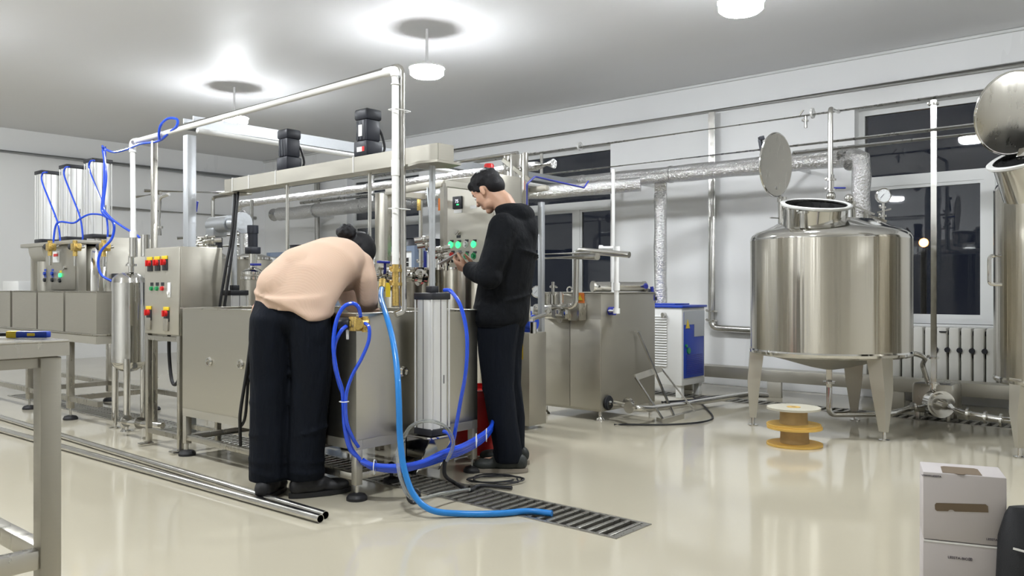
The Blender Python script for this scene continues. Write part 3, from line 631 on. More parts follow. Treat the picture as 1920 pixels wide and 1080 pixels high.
# uprights and rear frame of the long tank
for px, X, zt, w_, lab in ((712, 3.52, 1.665, .045, 'pale square steel post behind the bent woman'),):
    q = onx(px, 400, X); single('post', MB().box(X-w_/2, X+w_/2, q.y-w_/2, q.y+w_/2, 0, zt, .003), 'steel_flat', lab, 'post')
rf = thing('support_frame', 'flat steel frame with cross bars behind the near air cylinder rod', 'frame', (3.9, 4.0, 0))
q0, q1 = onx(727, 361, 3.9), onx(832, 344, 3.9)
obj('rail', MB().bar(q0, q1, .05, .045, .003), 'steel_flat', rf)
obj('rail', MB().bar((3.9, q0.y, q0.z), (4.25, q0.y, q0.z), .04).bar((3.9, q1.y, q1.z), (4.25, q1.y, q1.z), .04), 'steel_flat', rf)
obj('post', MB().bar((3.9, q1.y, q1.z), (3.9, q1.y, 0), .035), 'steel', rf); obj('post', MB().bar((3.9, q0.y, q0.z), (3.9, q0.y, 0), .035), 'steel', rf)
for px, X, m_, lab in ((789, 4.35, 'brass', 'yellow tag on the left upright pipe beside the air cylinder rod'), (829, 4.3, 'orange', 'orange tag on the pipe left of the control cabinet')):
    q = onx(px, 385, X)
    t = thing('upright_pipe', {'brass': 'upright steel pipe with yellow tag and blue valve left of the cylinder rod', 'orange': 'upright pipe with orange tag next to the large control cabinet'}[m_], 'pipe', (q.x, q.y, 1.0))
    obj('pipe_body', clamp(MB().cyl((q.x, q.y, .3), (q.x, q.y, 1.72), .016), (q.x, q.y, 1.25), (0, 0, 1), .018), 'pipe', t)
    obj('tag', MB().box(q.x-.022, q.x-.018, q.y-.02, q.y+.02, q.z-.04, q.z+.05, .001), m_, t)
q = at(797, 470, 5.6); obj('valve_handle', MB().bar(q, q+V(-.0, 0, -.13), .02, .01, .003), 'dblue', bpy.data.objects['upright_pipe'])
single('slanted_strut', MB().bar(at(803, 352, 5.62), at(814, 530, 5.5), .02, .012), 'galv', 'thin slanted steel strip just left of the air cylinder rod', 'strut')

# white plastic pipe with steel pipe beside it, over the machine
wp = thing('plastic_pipe', 'tall white plastic pipe rising and running back over the beam to the narrow tank', 'pipe', (2.85, 3.2, 1.0))
t0 = V(2.80, 3.20, 0)
C0 = V(2.80, 3.20, 2.155); C1 = V(2.84, 6.20, 2.14); 
obj('pipe_run', MB().cyl((2.80, 3.20, 1.17), (2.80, 3.20, 2.12), .0185, n=20).cyl(C0, C1, .0185, n=20).cyl(C1, (2.80, 6.10, 1.42), .0185, n=20), 'white', wp)
obj('elbow', MB().pipe([(2.80, 3.20, 2.08), (2.80, 3.20, 2.155), (2.80, 3.28, 2.155)], .025, 18, bend=.03), 'white', wp)
obj('elbow', MB().pipe([C1-V(0, .07, 0), C1, C1+V(-.005, -.012, -.08)], .025, 18, bend=.03), 'white', wp)
obj('coupling', MB().cyl((2.80, 3.20, 1.62), (2.80, 3.20, 1.70), .022).cyl((2.80, 6.10, 1.42), (2.80, 6.10, 1.47), .024), 'white', wp)
obj('lower_fitting', clamp(clamp(MB().cyl((2.80, 3.20, .96), (2.80, 3.20, 1.17), .017), (2.80, 3.20, 1.14), (0, 0, 1), .016), (2.80, 3.20, 1.07), (0, 0, 1), .016), 'brass', wp)
sp = MB().pipe([(2.90, 5.6, 2.185), (2.84, 3.20, 2.185), (2.84, 3.185, .93), (2.80, 3.20, .915)], .0175, 18, bend=.045)
single('steel_pipe', sp, 'pipe', 'steel pipe strapped beside the tall white plastic pipe', 'pipe')
for z in (1.45, 1.95): single('cable_tie', MB().tube([(2.775, 3.165, z), (2.775, 3.225, z+.003), (2.86, 3.215, z+.003), (2.865, 3.16, z)], .0025, 5, 4, closed=True), 'white', 'white cable tie binding the two tall pipes, %s one' % ('lower' if z < 1.5 else 'upper'), 'cable tie')
col = MB().box(2.84, 2.905, 5.38, 5.445, 0, 2.10, .004)
single('column', col, 'galv', 'wide pale grey square column behind the left control cabinet', 'post')
q = onx(289, 400, 2.86); single('post', MB().box(q.x-.018, q.x+.018, q.y-.018, q.y+.018, 0, 2.13, .002), 'steel', 'slim steel post rising from the left control cabinet to the overhead pipe', 'post')
single('cable_tray', MB().box(2.90, 8.2, 5.42, 5.55, 2.19, 2.20).box(2.90, 8.2, 5.415, 5.425, 2.16, 2.24).box(2.90, 8.2, 5.545, 5.555, 2.16, 2.24), 'galv', 'thin galvanised cable tray running from the column towards the windows', 'tray')
single('plastic_pipe', MB().cyl((2.90, 5.36, 2.13), (6.8, 5.36, 2.10), .019, n=16), 'white', 'white plastic pipe running below the cable tray behind the motors', 'pipe')

# ---------------------------------------------------------------- left control cabinet
cb = thing('control_cabinet', 'steel control cabinet on legs with yellow and red rotary switches, left of the long tank', 'cabinet', (2.70, 5.27, 0))
X, Y_, Ya, Yb = 2.60, 0, 5.035, 5.50
obj('cabinet_body', MB().box(X+.012, X+.30, Ya, Yb, .745, 1.315, .004), 'steel_dark', cb)
dr = obj('door', MB().box(X, X+.012, Ya+.004, Yb-.004, .75, 1.31, .003), 'steel_flat', cb)
for x in (X+.02, X+.28):
    for y in (Ya+.02, Yb-.02): obj('leg', MB().box(x-.016, x+.016, y-.016, y+.016, .02, .745, .002), 'steel', cb)
obj('lower_rail', MB().bar((X+.02, Ya, .10), (X+.02, Yb, .10), .03).bar((X+.02, Ya+.02, .72), (X+.02, Yb-.02, .72), .03).bar((X+.28, Ya, .10), (X+.28, Yb, .10), .03).bar((X+.02, Ya+.02, .10), (X+.28, Ya+.02, .10), .03), 'steel', cb)
obj('foot_pad', MB().box(X-.05, X+.04, Ya-.02, Ya+.04, .001, .02, .003).box(X-.05, X+.04, Yb-.05, Yb, .001, .02, .003), 'polish', cb)
def rotary(px, py, root):
    q = onx(px, py, X)
    s = obj('rotary_switch', MB().box(X-.006, X, q.y-.035, q.y+.035, q.z-.045, q.z+.03, .002), 'black', root)
    obj('switch_plate', MB().box(X-.008, X-.0005, q.y-.036, q.y+.036, q.z+.028, q.z+.05, .001), 'yellow', s)
    obj('knob', MB().cyl((X-.006, q.y, q.z+.008), (X-.022, q.y, q.z+.008), .02, .017).box(X-.034, X-.02, q.y-.006, q.y+.006, q.z-.012, q.z+.028, .002), 'red', s)
for px, py in ((282, 496), (296, 495), (310, 494)): rotary(px, py, cb)
for px, py in ((280, 592), (313, 594)):
    rotary(px, py-4, cb); q = onx(px, py+12, X); obj('breaker', MB().box(X-.012, X, q.y-.03, q.y+.03, q.z-.05, q.z+.03, .002), 'steel_dark', cb)
for i, (px, m_) in enumerate(((285, 'green'), (295, 'green'), (305, 'red'))):
    q = onx(px, 541, X); k = obj('push_button', MB().cyl((X, q.y, q.z), (X-.014, q.y, q.z), .015, .013), m_, cb)
    obj('button_plate', MB().box(X-.002, X, q.y-.02, q.y+.02, q.z+.018, q.z+.04), 'black', k)
q = onx(318, 543, X); obj('door_lock', MB().box(X-.006, X, q.y-.018, q.y+.018, q.z-.05, q.z+.045, .002).cyl((X-.006, q.y, q.z-.02), (X-.014, q.y, q.z-.02), .012), 'white', cb)
single('cable', MB().tube([(2.72, 5.12, .76), (2.70, 5.14, .60), (2.68, 5.2, .44), (2.69, 5.30, .43), (2.70, 5.36, .60), (2.71, 5.38, .76)], .012), 'rubber', 'thick black cable loop hanging under the left control cabinet', 'cable')

# narrow polished vessel and its fittings
vs_ = thing('narrow_tank', 'narrow mirror-polished tank on tube legs at the left of the control cabinet', 'tank', (2.82, 6.22, 0))
vx, vy, vr = 2.82, 6.22, .118
obj('shell', MB().lathe([(vr, .50), (vr, 1.09)], (vx, vy, 0), 48), 'polish', vs_)
obj('dome', MB().lathe([(vr, 1.09), (vr*.93, 1.125), (vr*.7, 1.15), (vr*.4, 1.165), (.02, 1.17), (0, 1.17)], (vx, vy, 0), 48), 'polish', vs_)
obj('dished_bottom', MB().lathe([(vr, .50), (vr*.9, .47), (vr*.5, .435), (0, .42)], (vx, vy, 0), 48), 'polish', vs_)
for a in (.3, 2.4, 4.5):
    x, y = vx+vr*.95*math.cos(a-2.4), vy+vr*.95*math.sin(a-2.4)
    lg = obj('leg', MB().cyl((x, y, .06), (x, y, .53), .024, n=20).cyl((x, y, .03), (x, y, .06), .014), 'polish', vs_)
    obj('foot_disc', MB().lathe([(0, .001), (.045, .001), (.045, .006), (.012, .012), (.012, .03), (0, .03)], (x, y, 0), 24), 'polish', lg)
b = MB().cyl((vx, vy-.04, 1.165), (vx, vy-.04, 1.29), .02); clamp(b, (vx, vy-.04, 1.22), (0, 0, 1), .022)
b.cyl((2.80, 6.10, 1.28), (2.80, 6.10, 1.42), .028).cyl((2.84, 6.0, 1.28), (2.84, 6.0, 1.44), .030).bar((2.80, 6.10, 1.29), (2.82, 6.18, 1.29), .03)
obj('top_fittings', b, 'polish', vs_)
single('riser_pipe', clamp(MB().pipe([(2.95, 6.0, 1.44), (2.95, 6.0, 1.72), (2.97, 5.9, 1.74)], .012), (2.95, 6.0, 1.5), (0, 0, 1), .013), 'pipe', 'short thin riser pipe with bent tip beside the slim post', 'pipe')
single('floor_valve', clamp(clamp(MB().pipe([(2.66, 5.95, .03), (2.66, 5.95, .10), (2.66, 5.6, .12), (2.7, 5.45, .12)], .022), (2.66, 5.9, .11), (0, 1, 0), .024), (2.66, 5.7, .118), (0, 1, 0), .024), 'polish', 'polished low elbow pipe on the floor between narrow tank and cabinet legs', 'valve')

# ---------------------------------------------------------------- left processing line
tb = thing('tray_table', 'stainless table under the row of steel trays on the left', 'table', (3.0, 7.9, 0))
TX0, TX1, TY0, TY1, TZ = 2.68, 3.42, 6.45, 9.9, .70
obj('table_top', MB().box(TX0, TX1, TY0, TY1, TZ-.012, TZ, .002), 'steel', tb)
obj('apron', MB().bar((TX0+.02, TY0, TZ-.045), (TX0+.02, TY1, TZ-.045), .03, .06).bar((TX1-.02, TY0, TZ-.045), (TX1-.02, TY1, TZ-.045), .03, .06).bar((TX0, TY0+.02, TZ-.045), (TX1, TY0+.02, TZ-.045), .03, .06), 'steel_flat', tb)
obj('lower_rail', MB().bar((TX0+.03, TY0, .17), (TX0+.03, TY1, .17), .04).bar((TX1-.03, TY0, .17), (TX1-.03, TY1, .17), .04).bar((TX0, 7.0, .17), (TX1, 7.0, .17), .04).bar((TX0, 7.87, .17), (TX1, 7.87, .17), .04), 'steel', tb)
for y in (7.0, 7.87, 9.4):
    for x in (TX0+.03, TX1-.03):
        obj('leg', MB().box(x-.024, x+.024, y-.024, y+.024, .09, TZ-.07, .003), 'steel', tb); levelling_foot(tb, x, y, .10, .055)
tr0 = None
for i, (ya, yb, lab) in enumerate(((6.47, 7.05, 'nearest open steel tray, right end of the tray row beside the narrow tank'), (7.09, 7.62, 'second steel tray from the right in the row'), (7.66, 8.22, 'third steel tray from the right, left of the panel buttons'), (8.27, 8.95, 'darkest steel tray cut by the left edge of the photo'))):
    t = thing('steel_tray', lab, 'tray', (2.84, (ya+yb)/2, TZ), 'open steel trays'); b = MB(); t_ = .004; xa, xb, z0, z1 = 2.69, 2.98, TZ+.001, 1.02
    b.box(xa, xb, ya, yb, z0, z0+t_)
    for q in ((xa, xa+t_, ya, yb), (xb-t_, xb, ya, yb), (xa+t_, xb-t_, ya, ya+t_), (xa+t_, xb-t_, yb-t_, yb)): b.box(*q, z0+t_, z1)
    obj('tray_body', b, 'steel_dark', t)
    obj('tray_rim', MB().tube([(xa, ya, z1), (xb, ya, z1), (xb, yb, z1), (xa, yb, z1)], .005, 6, 0, closed=True), 'steel', t)
hd = thing('control_station', 'steel machine head with push buttons and a small meter behind the trays', 'machine', (3.15, 8.2, TZ))
X = 3.02
obj('housing', MB().box(X+.01, X+.42, 7.66, 8.86, TZ+.002, 1.02, .004).box(X+.01, X+.08, 7.66, 8.40, 1.02, 1.44, .004).box(X-.03, X+.45, 7.64, 8.92, 1.44, 1.475, .004).box(X+.40, X+.44, 7.66, 8.86, 1.02, 1.44), 'steel_flat', hd)
obj('curved_cover', MB().prism([(X-.02+.10*(1-math.cos(a)), 8.40, 1.44-.16*math.sin(a)) for a in [k*PI/16 for k in range(9)]]+[(X+.08, 8.40, 1.44)], (0, .34, 0)).cyl((X+.05, 8.5, 1.02), (X+.05, 8.5, 1.30), .07, n=28), 'steel_flat', hd)
pn = obj('panel', MB().box(X, X+.01, 7.70, 8.24, 1.035, 1.40, .002), 'steel_dark', hd)
q = onx(106, 482, X); mtr = obj('meter', MB().box(X-.006, X, q.y-.075, q.y+.075, q.z-.05, q.z+.05, .002), 'white', hd)
obj('meter_digits', MB().box(X-.008, X-.006, q.y-.05, q.y+.05, q.z+.005, q.z+.03), 'red', mtr)
for px, py, m_ in ((85, 513, 'blue'), (99, 513, 'blue'), (85, 525, 'black'), (99, 525, 'black'), (114, 516, 'green_lit'), (113, 526, 'black')):
    q = onx(px, py, X); k = obj('push_button', MB().cyl((X, q.y, q.z), (X-.016, q.y, q.z), .019, .017), m_, hd)
    obj('button_plate', MB().box(X-.002, X, q.y-.024, q.y+.024, q.z+.024, q.z+.042), 'blue' if m_ != 'green_lit' else 'yellow', k)
q = onx(124, 502, X); obj('key_switch', MB().cyl((X, q.y, q.z), (X-.02, q.y, q.z), .016).bar((X-.02, q.y-.02, q.z), (X-.02, q.y+.02, q.z-.02), .006), 'polish', hd)
for i, (y, lab) in enumerate(((7.78, 'nearest'), (8.34, 'middle'), (8.95, 'farthest'))):
    x = 3.25
    t = thing('stirring_pot', '%s bright steel pot under the left air cylinders' % lab, 'pot', (x, y, 1.02), 'stirring pots')
    r = .15
    obj('pot_body', MB().lathe([(r, 1.021), (r, 1.40), (r-.012, 1.42), (0, 1.425)], (x, y, 0), 48), 'tank' if i else 'polish', t)
    a = air_cylinder('air_cylinder', '%s of the three tall air cylinders above the pots on the left' % {'nearest': 'rightmost', 'middle': 'middle one', 'farthest': 'leftmost'}[lab], x, y, 1.50, 2.215, .185, None, 'three air cylinders on the left')
    obj('piston_rod', MB().cyl((x, y, 1.424), (x, y, 1.502), .03), 'pipe', a)
    bv = onx((197, 143, 96)[i], 464, 2.93)
    vv = thing('air_valve', 'brass air valve at the foot of the %s left air cylinder' % {'nearest': 'rightmost', 'middle': 'middle', 'farthest': 'leftmost'}[lab], 'valve', bv, 'brass air valves on the left')
    obj('valve_body', MB().box(bv.x-.035, bv.x+.03, bv.y-.04, bv.y+.04, bv.z-.03, bv.z+.035, .008).cyl(bv+V(0, -.06, .01), bv+V(0, .06, .01), .022, n=10).cyl(bv+V(-.01, 0, -.075), bv+V(-.01, 0, .06), .019, n=10), 'brass', vv)
    obj('solenoid', MB().cyl(bv+V(0, .06, .01), bv+V(0, .115, .01), .028, n=16), 'black', vv)
    obj('stem', MB().cyl(bv+V(-.01, 0, -.16), bv+V(-.01, 0, -.07), .012).cyl(bv+V(.02, 0, .0), bv+V(.065, 0, .01), .015), 'pipe', vv)
    # blue tubes along the cylinder
    cx_ = (181, 134, 92)[i]; cy_ = (303, 315, 325)[i]; P = [onx(cx_-4, cy_-2, 3.10), onx(cx_-12, cy_, 3.09), onx(cx_-13, cy_+16, 3.09), onx(cx_+2, cy_+55, 3.08), onx(cx_+16, cy_+92, 3.08), onx(cx_+21, cy_+125, 3.08), onx(cx_+20, 452, 3.08)]
    single('air_tube', MB().tube(P, .008, 8), 'blue_hose', 'blue air tube hanging down the front of the %s left air cylinder' % {'nearest': 'rightmost', 'middle': 'middle', 'farthest': 'leftmost'}[lab], 'tube', 'blue air tubes on the left cylinders')
single('side_plate', MB().box(2.99, 3.36, 6.98, 7.0, TZ+.001, 1.47, .004), 'steel_flat', 'plain upright steel plate right of the stirring pots', 'panel')
single('rubber_block', MB().box(3.02, 3.10, 6.93, 6.979, 1.06, 1.17, .005), 'black', 'small black block fixed on the plain steel side plate', 'block')
single('carton', MB().box(3.05, 3.3, 9.15, 9.6, TZ+.001, 1.12, .004), 'paint_white', 'plain white box at the left end of the tray table', 'box')
P = lambda l, d: [at(x, y, d+(dd if len(q) > 2 else 0)) for q in l for x, y, dd in [(q+(0,))[:3]]]
def hose(name, label, pts, r, m, d=None, group=None, cat='hose'):
    Q = [at(*q) if len(q) == 3 else at(*q, d) for q in pts]
    for v_ in Q: v_.z = max(v_.z, r+.004)
    return single(name, MB().tube(Q, r, 10), m, label, cat, group)
hose('air_tube', 'blue air tube looping over the three left air cylinders', ((100, 455), (104, 425), (113, 416), (138, 418), (152, 409), (168, 402), (186, 402), (197, 406), (212, 415)), .008, 'blue_hose', 7.0)
hose('air_tube', 'blue air tube dropping from the overhead pipe past the rightmost left cylinder', ((197, 275), (196, 300), (195, 350), (191, 392), (198, 404), (211, 415), (214, 430), (208, 450), (190, 470), (184, 492), (190, 515), (209, 527)), .010, 'blue_hose', 6.5)
hose('air_tube', 'second blue air tube dropping beside the first to the narrow tank top', ((192, 276), (199, 330), (194, 385), (205, 406), (230, 425), (255, 440), (262, 446)), .009, 'blue_hose', 6.35)
hose('air_tube', 'twin blue tubes wound along the white overhead pipe on the upper left', ((192, 274, 6.4), (198, 280, 6.35), (215, 285, 6.3), (240, 279, 6.2), (262, 270, 6.1), (290, 266, 6.0), (304, 261, 5.9), (318, 248, 5.8), (331, 237, 5.7), (332, 224, 5.7), (316, 222, 5.75), (302, 234, 5.8), (298, 250, 5.85), (299, 262, 5.88)), .009, 'blue_hose')

# ---------------------------------------------------------------- background machines between column and chillers
def small_vessel(label, x, y, r, z0, z1, motor, m='steel', legs=True, cat='tank', name='vessel'):
    t = thing(name, label, cat, (x, y, 0))
    obj('shell', MB().lathe([(0, z0-.05), (r*.6, z0-.03), (r, z0), (r, z1)], (x, y, 0), 40), m, t)
    obj('lid', MB().lathe([(r*1.05, z1-.01), (r*1.05, z1+.012), (r*.95, z1+.02), (r*.4, z1+.05), (0, z1+.055)], (x, y, 0), 40), 'polish', t)
    if legs:
        for a in (.6, 2.7, 4.8): obj('leg', MB().cyl((x+r*.85*math.cos(a), y+r*.85*math.sin(a), .004), (x+r*.85*math.cos(a), y+r*.85*math.sin(a), z0+.02), .016, n=10), 'pipe', t)
    if motor:
        z = z1+.05; obj('motor_stand', MB().cyl((x, y, z), (x, y, z+.12), .035), 'polish', t)
        obj('motor_body', MB().box(x-.05, x+.05, y-.05, y+.05, z+.12, z+.18, .006).cyl((x, y, z+.18), (x, y, z+.33), .042, n=20).cyl((x, y, z+.30), (x, y, z+.37), .048, n=20), 'motor', t)
    return t
t = small_vessel('slim bright steel cylinder with geared motor behind the left control cabinet', 4.0, 7.05, .095, .35, 1.33, False)
b = MB().cyl((4.0, 7.05, 1.38), (4.0, 7.05, 1.52), .05).box(3.93, 4.07, 6.98, 7.12, 1.52, 1.60, .01).cyl((4.0, 7.12, 1.63), (4.0, 6.80, 1.63), .075, n=24).cyl((4.0, 6.80, 1.63), (4.02, 6.66, 1.63), .055, n=24).cyl((4.02, 6.66, 1.63), (4.02, 6.63, 1.63), .095, n=24)
obj('geared_motor', b, 'galv', t); obj('coupling', MB().cyl((4.0, 7.05, 1.40), (4.0, 7.05, 1.51), .055), 'black', t)
small_vessel('wide dark steel vessel beside the slim bright cylinder', 4.55, 7.35, .20, .35, 1.34, False, 'steel_dark')
mx_ = at(474, 500, 7.3)
t = small_vessel('small mixer vessel with black motor in front of the chillers, left of the woman', mx_.x, mx_.y, .095, .75, 1.18, True)
for z in (.82, 1.12): obj('clamp_ring', MB().lathe([(.096, z), (.104, z+.005), (.104, z+.03), (.096, z+.035)], (mx_.x, mx_.y, 0), 40), 'polish', t)
obj('valve_handle', MB().bar((mx_.x-.05, mx_.y-.04, 1.255), (mx_.x+.02, mx_.y-.1, 1.255), .03, .02, .004), 'dblue', t)
b = MB()
b.pipe([(3.4, 6.9, 1.86), (3.4, 7.4, 1.86)], .014).pipe([(3.3, 7.0, 1.88), (4.1, 6.9, 1.92), (4.1, 6.9, 1.30)], .015).pipe([(4.15, 6.7, 1.85), (4.15, 6.7, .9), (4.35, 6.6, .9)], .016)
for z in (1.5, 1.4): b.pipe([(3.7, 7.2, z), (4.2, 7.0, z+.05)], .014)
single('pipe_manifold', b, 'pipe', 'tangle of thin steel process pipes behind the left control cabinet', 'pipe')
single('ball_valve', MB().bar(at(369, 377, 7.0), at(366, 397, 7.0), .03, .012, .004), 'dblue', 'small blue lever hanging on the thin steel pipes right of the column', 'valve')
b = MB()
for k, (px, py, r) in enumerate(((372, 462, .03), (384, 456, .022), (392, 468, .03), (360, 466, .02), (400, 452, .02), (378, 452, .016), (388, 446, .014))):
    q = at(px, py, 7.2); b.cyl(q+V(-.06, .04, 0), q+V(.05, -.05, .01), r); clamp(b, q, (1, -1, .2), r)
single('valve_cluster', b, 'polish', 'cluster of polished clamp fittings above the left control cabinet', 'valve')
P2 = [(6.4, 6.95, 8.34), (6.4, 8.52, 9.9)]
ch0 = None
for X, ya, yb in P2:
    lab = 'white and grey chiller with dark grille behind the bent woman, right unit' if ya < 8 else 'left white and grey chiller unit beside the small mixer'
    t = thing('chiller', lab, 'chiller', (X, (ya+yb)/2, 0), 'chiller units')
    b = MB().box(X, X+.8, ya, yb, .06, 1.50, .006)
    obj('case', b, 'paint_white', t)
    fr = MB()
    for y in (ya+.02, yb-.02): fr.bar((X-.006, y, .03), (X-.006, y, 1.53), .07, .05)
    fr.bar((X-.006, ya, 1.50), (X-.006, yb, 1.50), .03, .06).bar((X, ya-.012, 1.50), (X+.8, ya-.012, 1.50), .03, .06).bar((X+.06, ya-.012, .03), (X+.06, ya-.012, 1.5), .03, .16).box(X, X+.8, ya, yb, 1.501, 1.53)
    fr.bar((X-.006, ya, .06), (X-.006, yb, .06), .03, .08)
    obj('edge_frame', fr, 'chill', t)
    y0, y1 = ya+.12, ya+(yb-ya)*.62; g = MB()
    obj('coil', MB().box(X-.004, X-.0005, y0, y1, .62, 1.40), 'drainbase', t)
    for k in range(13): yy = y0+(y1-y0)*k/12; g.box(X-.010, X-.0045, yy-.005, yy+.005, .62, 1.40)
    for k in range(15): zz = .62+.78*k/14; g.box(X-.0145, X-.0105, y0, y1, zz-.004, zz+.004)
    obj('grille', g, 'paint_white', t)
    for k in (.27, .73):
        y = ya+(yb-ya)*k; f = obj('fan_shroud', MB().lathe([(.30, 1.531), (.28, 1.56), (.27, 1.62), (.285, 1.63), (.25, 1.62), (.25, 1.56)], (X+.4, y, 0), 40), 'black', t)
        fg = MB()
        for rr in (.08, .14, .2, .245): fg.tube([(X+.4+rr*math.cos(a*PI/12), y+rr*math.sin(a*PI/12), 1.625) for a in range(24)], .004, 5, 0, closed=True)
        for a in range(6): fg.bar((X+.4, y, 1.62), (X+.4+.25*math.cos(a*PI/3), y+.25*math.sin(a*PI/3), 1.62), .008)
        obj('fan_guard', fg, 'black', f)

# two jacketed vessels behind the near end of the long tank
for (px, d, r, lab) in ((765, 5.7, .235, 'wide bright vessel with flat rim and clamp fittings just left of the near air cylinder'), (870, 5.55, .165, 'plain steel vessel half hidden between the near air cylinder and the man')):
    q = at(px, 500, d); t = thing('vessel', lab, 'tank', (q.x, q.y, 0))
    obj('shell', MB().lathe([(0, .30), (r, .34), (r, 1.185)], (q.x, q.y, 0), 56), 'tank', t)
    obj('rim', MB().lathe([(r, 1.17), (r*1.06, 1.172), (r*1.06, 1.186), (r*.9, 1.188), (0, 1.186)], (q.x, q.y, 0), 56), 'polish', t)
    for a in (.4, 2.5, 4.6): obj('leg', MB().cyl((q.x+r*.8*math.cos(a), q.y+r*.8*math.sin(a), .004), (q.x+r*.8*math.cos(a), q.y+r*.8*math.sin(a), .36), .02, n=12), 'pipe', t)
b = MB()
for (x0, y0, x1, y1, r) in ((700, 516, 728, 514, .026), (728, 514, 800, 522, .022), (716, 500, 716, 545, .02), (722, 528, 745, 530, .03), (775, 519, 798, 521, .03), (838, 480, 838, 505, .016), (738, 478, 742, 512, .02)):
    b.cyl(at(x0, y0, 5.05), at(x1, y1, 5.1), r); clamp(b, at((x0+x1)/2, (y0+y1)/2, 5.07), at(x1, y1, 5.1)-at(x0, y0, 5.05), r)
t = single('valve_manifold', b, 'polish', 'polished clamp pipes and valves on top of the wide vessel, right of the post', 'valve')
single('ball_valve', MB().bar(at(708, 491, 4.9), at(730, 492, 4.95), .025, .015, .004).cyl(at(722, 494, 4.93), at(722, 512, 5.0), .008), 'dblue', 'blue lever on the polished manifold beside the pale post', 'valve')
single('warning_tag', MB().prism([at(723, 530, 4.95), at(732, 530, 4.95), at(732, 557, 4.95), at(723, 557, 4.95)], V(.002, .002, 0)), 'yellow', 'small yellow tag hanging below the polished manifold', 'tag')
b = MB().cyl(at(736, 531, 4.85), at(749, 531, 4.85), .032); single('plug', b, 'white', 'white round plug on the polished manifold', 'plug')
b = MB()
for px, py in ((795, 452), (800, 462), (824, 482), (828, 470)):
    q = at(px, py, 5.5); b.cyl(q+V(-.05, .04, 0), q+V(.04, -.04, .02), .02); clamp(b, q, (1, -1, 0), .02)
single('valve_cluster', b.cyl(at(826, 486, 5.5), at(826, 506, 5.5), .03), 'polish', 'small steel valves on the upright pipe beside the cylinder rod', 'valve')

# ---------------------------------------------------------------- large control cabinet with red beacon
X = 4.30; Ya, Yb, Z0c, Z1c = 3.87, 4.365, 1.155, 1.85
cb = thing('control_cabinet', 'large steel control cabinet with rows of green buttons and red beacon behind the man', 'cabinet', (X+.15, 4.12, 0))
obj('cabinet_body', MB().box(X+.012, X+.28, Ya, Yb, Z0c, Z1c, .004), 'steel_dark', cb)
obj('door', MB().box(X, X+.012, Ya+.004, Yb-.004, Z0c+.005, Z1c-.005, .003), 'steel_flat', cb)
for y in (Ya+.03, Yb-.03):
    for x in (X+.03, X+.25): obj('leg', MB().box(x-.018, x+.018, y-.018, y+.018, .0, Z0c, .002), 'steel', cb)
obj('lower_rail', MB().bar((X+.03, Ya, .3), (X+.03, Yb, .3), .03).bar((X+.25, Ya, .3), (X+.25, Yb, .3), .03), 'steel', cb)
q = onx(859, 380, X); ds = obj('display', MB().box(X-.014, X, q.y-.045, q.y+.045, q.z-.045, q.z+.045, .003), 'black', cb)
TX = Matrix(((0, 0, -1, 0), (-1, 0, 0, 0), (0, 1, 0, 0), (0, 0, 0, 1)))
o = text(cb, Matrix.Translation((X-.0145, q.y, q.z-.002)) @ TX, '75', 0, 0, 0, .035, (0, 0, 0), 'screen', 'digits')
obj('status_light', MB().box(X-.0155, X-.014, q.y-.02, q.y+.002, q.z-.02, q.z-.012), 'green_lit', ds)
obj('display_label', MB().box(X-.003, X, q.y-.04, q.y+.04, q.z-.075, q.z-.05), 'white', cb)
q = onx(888, 388, X); obj('display_label', MB().box(X-.003, X, q.y-.03, q.y+.03, q.z-.012, q.z+.012), 'white', cb)
q = onx(860, 436, X); ks = obj('key_switch', MB().cyl((X, q.y, q.z), (X-.018, q.y, q.z), .016).bar((X-.018, q.y-.014, q.z+.012), (X-.018, q.y+.014, q.z-.012), .008), 'polish', cb)
obj('button_plate', MB().box(X-.002, X, q.y-.02, q.y+.02, q.z-.04, q.z-.02), 'black', ks)
for px, py, m_ in ((845, 459, 'green_lit'), (859, 459, 'green_lit'), (873, 458, 'alu'), (888, 458, 'green_lit'), (847, 479, 'red'), (860, 479, 'red'), (874, 480, 'green'), (888, 480, 'green')):
    q = onx(px, py, X); k = obj('push_button', MB().cyl((X, q.y, q.z), (X-.016, q.y, q.z), .014, .012).tube([(X-.003, q.y+.021*math.cos(a*PI/8), q.z+.021*math.sin(a*PI/8)) for a in range(16)], .004, 5, 0, closed=True), m_, cb)
    obj('button_plate', MB().box(X-.002, X, q.y-.03, q.y+.005, q.z+.018, q.z+.034), 'black', k)
q = onx(917, 306, X+.12); bc = thing('beacon', 'red warning beacon on top of the large control cabinet above the man', 'beacon', (q.x, q.y, Z1c))
obj('beacon_base', MB().cyl((q.x, q.y, Z1c+.001), (q.x, q.y, Z1c+.02), .04, n=24), 'black', bc)
obj('beacon_lens', MB().lathe([(.036, Z1c+.02), (.036, Z1c+.085), (.030, Z1c+.095), (0, Z1c+.097)], (q.x, q.y, 0), 24), 'red', bc)
sh = thing('steel_hood', 'wavy polished steel sheet hood right of the man\'s head', 'hood', (5.0, 3.9, 1.55))
h0 = onx(944, 318, 4.95); h1 = onx(990, 322, 4.95)
b = MB(); N = 14
pts = [V(4.95+.02*math.sin(i*.9), h0.y+(h1.y-h0.y)*i/N, 0) for i in range(N+1)]
b.prism([(q.x, q.y, 1.50) for q in pts]+[(q.x+.004, q.y, 1.50) for q in pts[::-1]], (0, 0, .60))
obj('sheet', b, 'polish', sh)
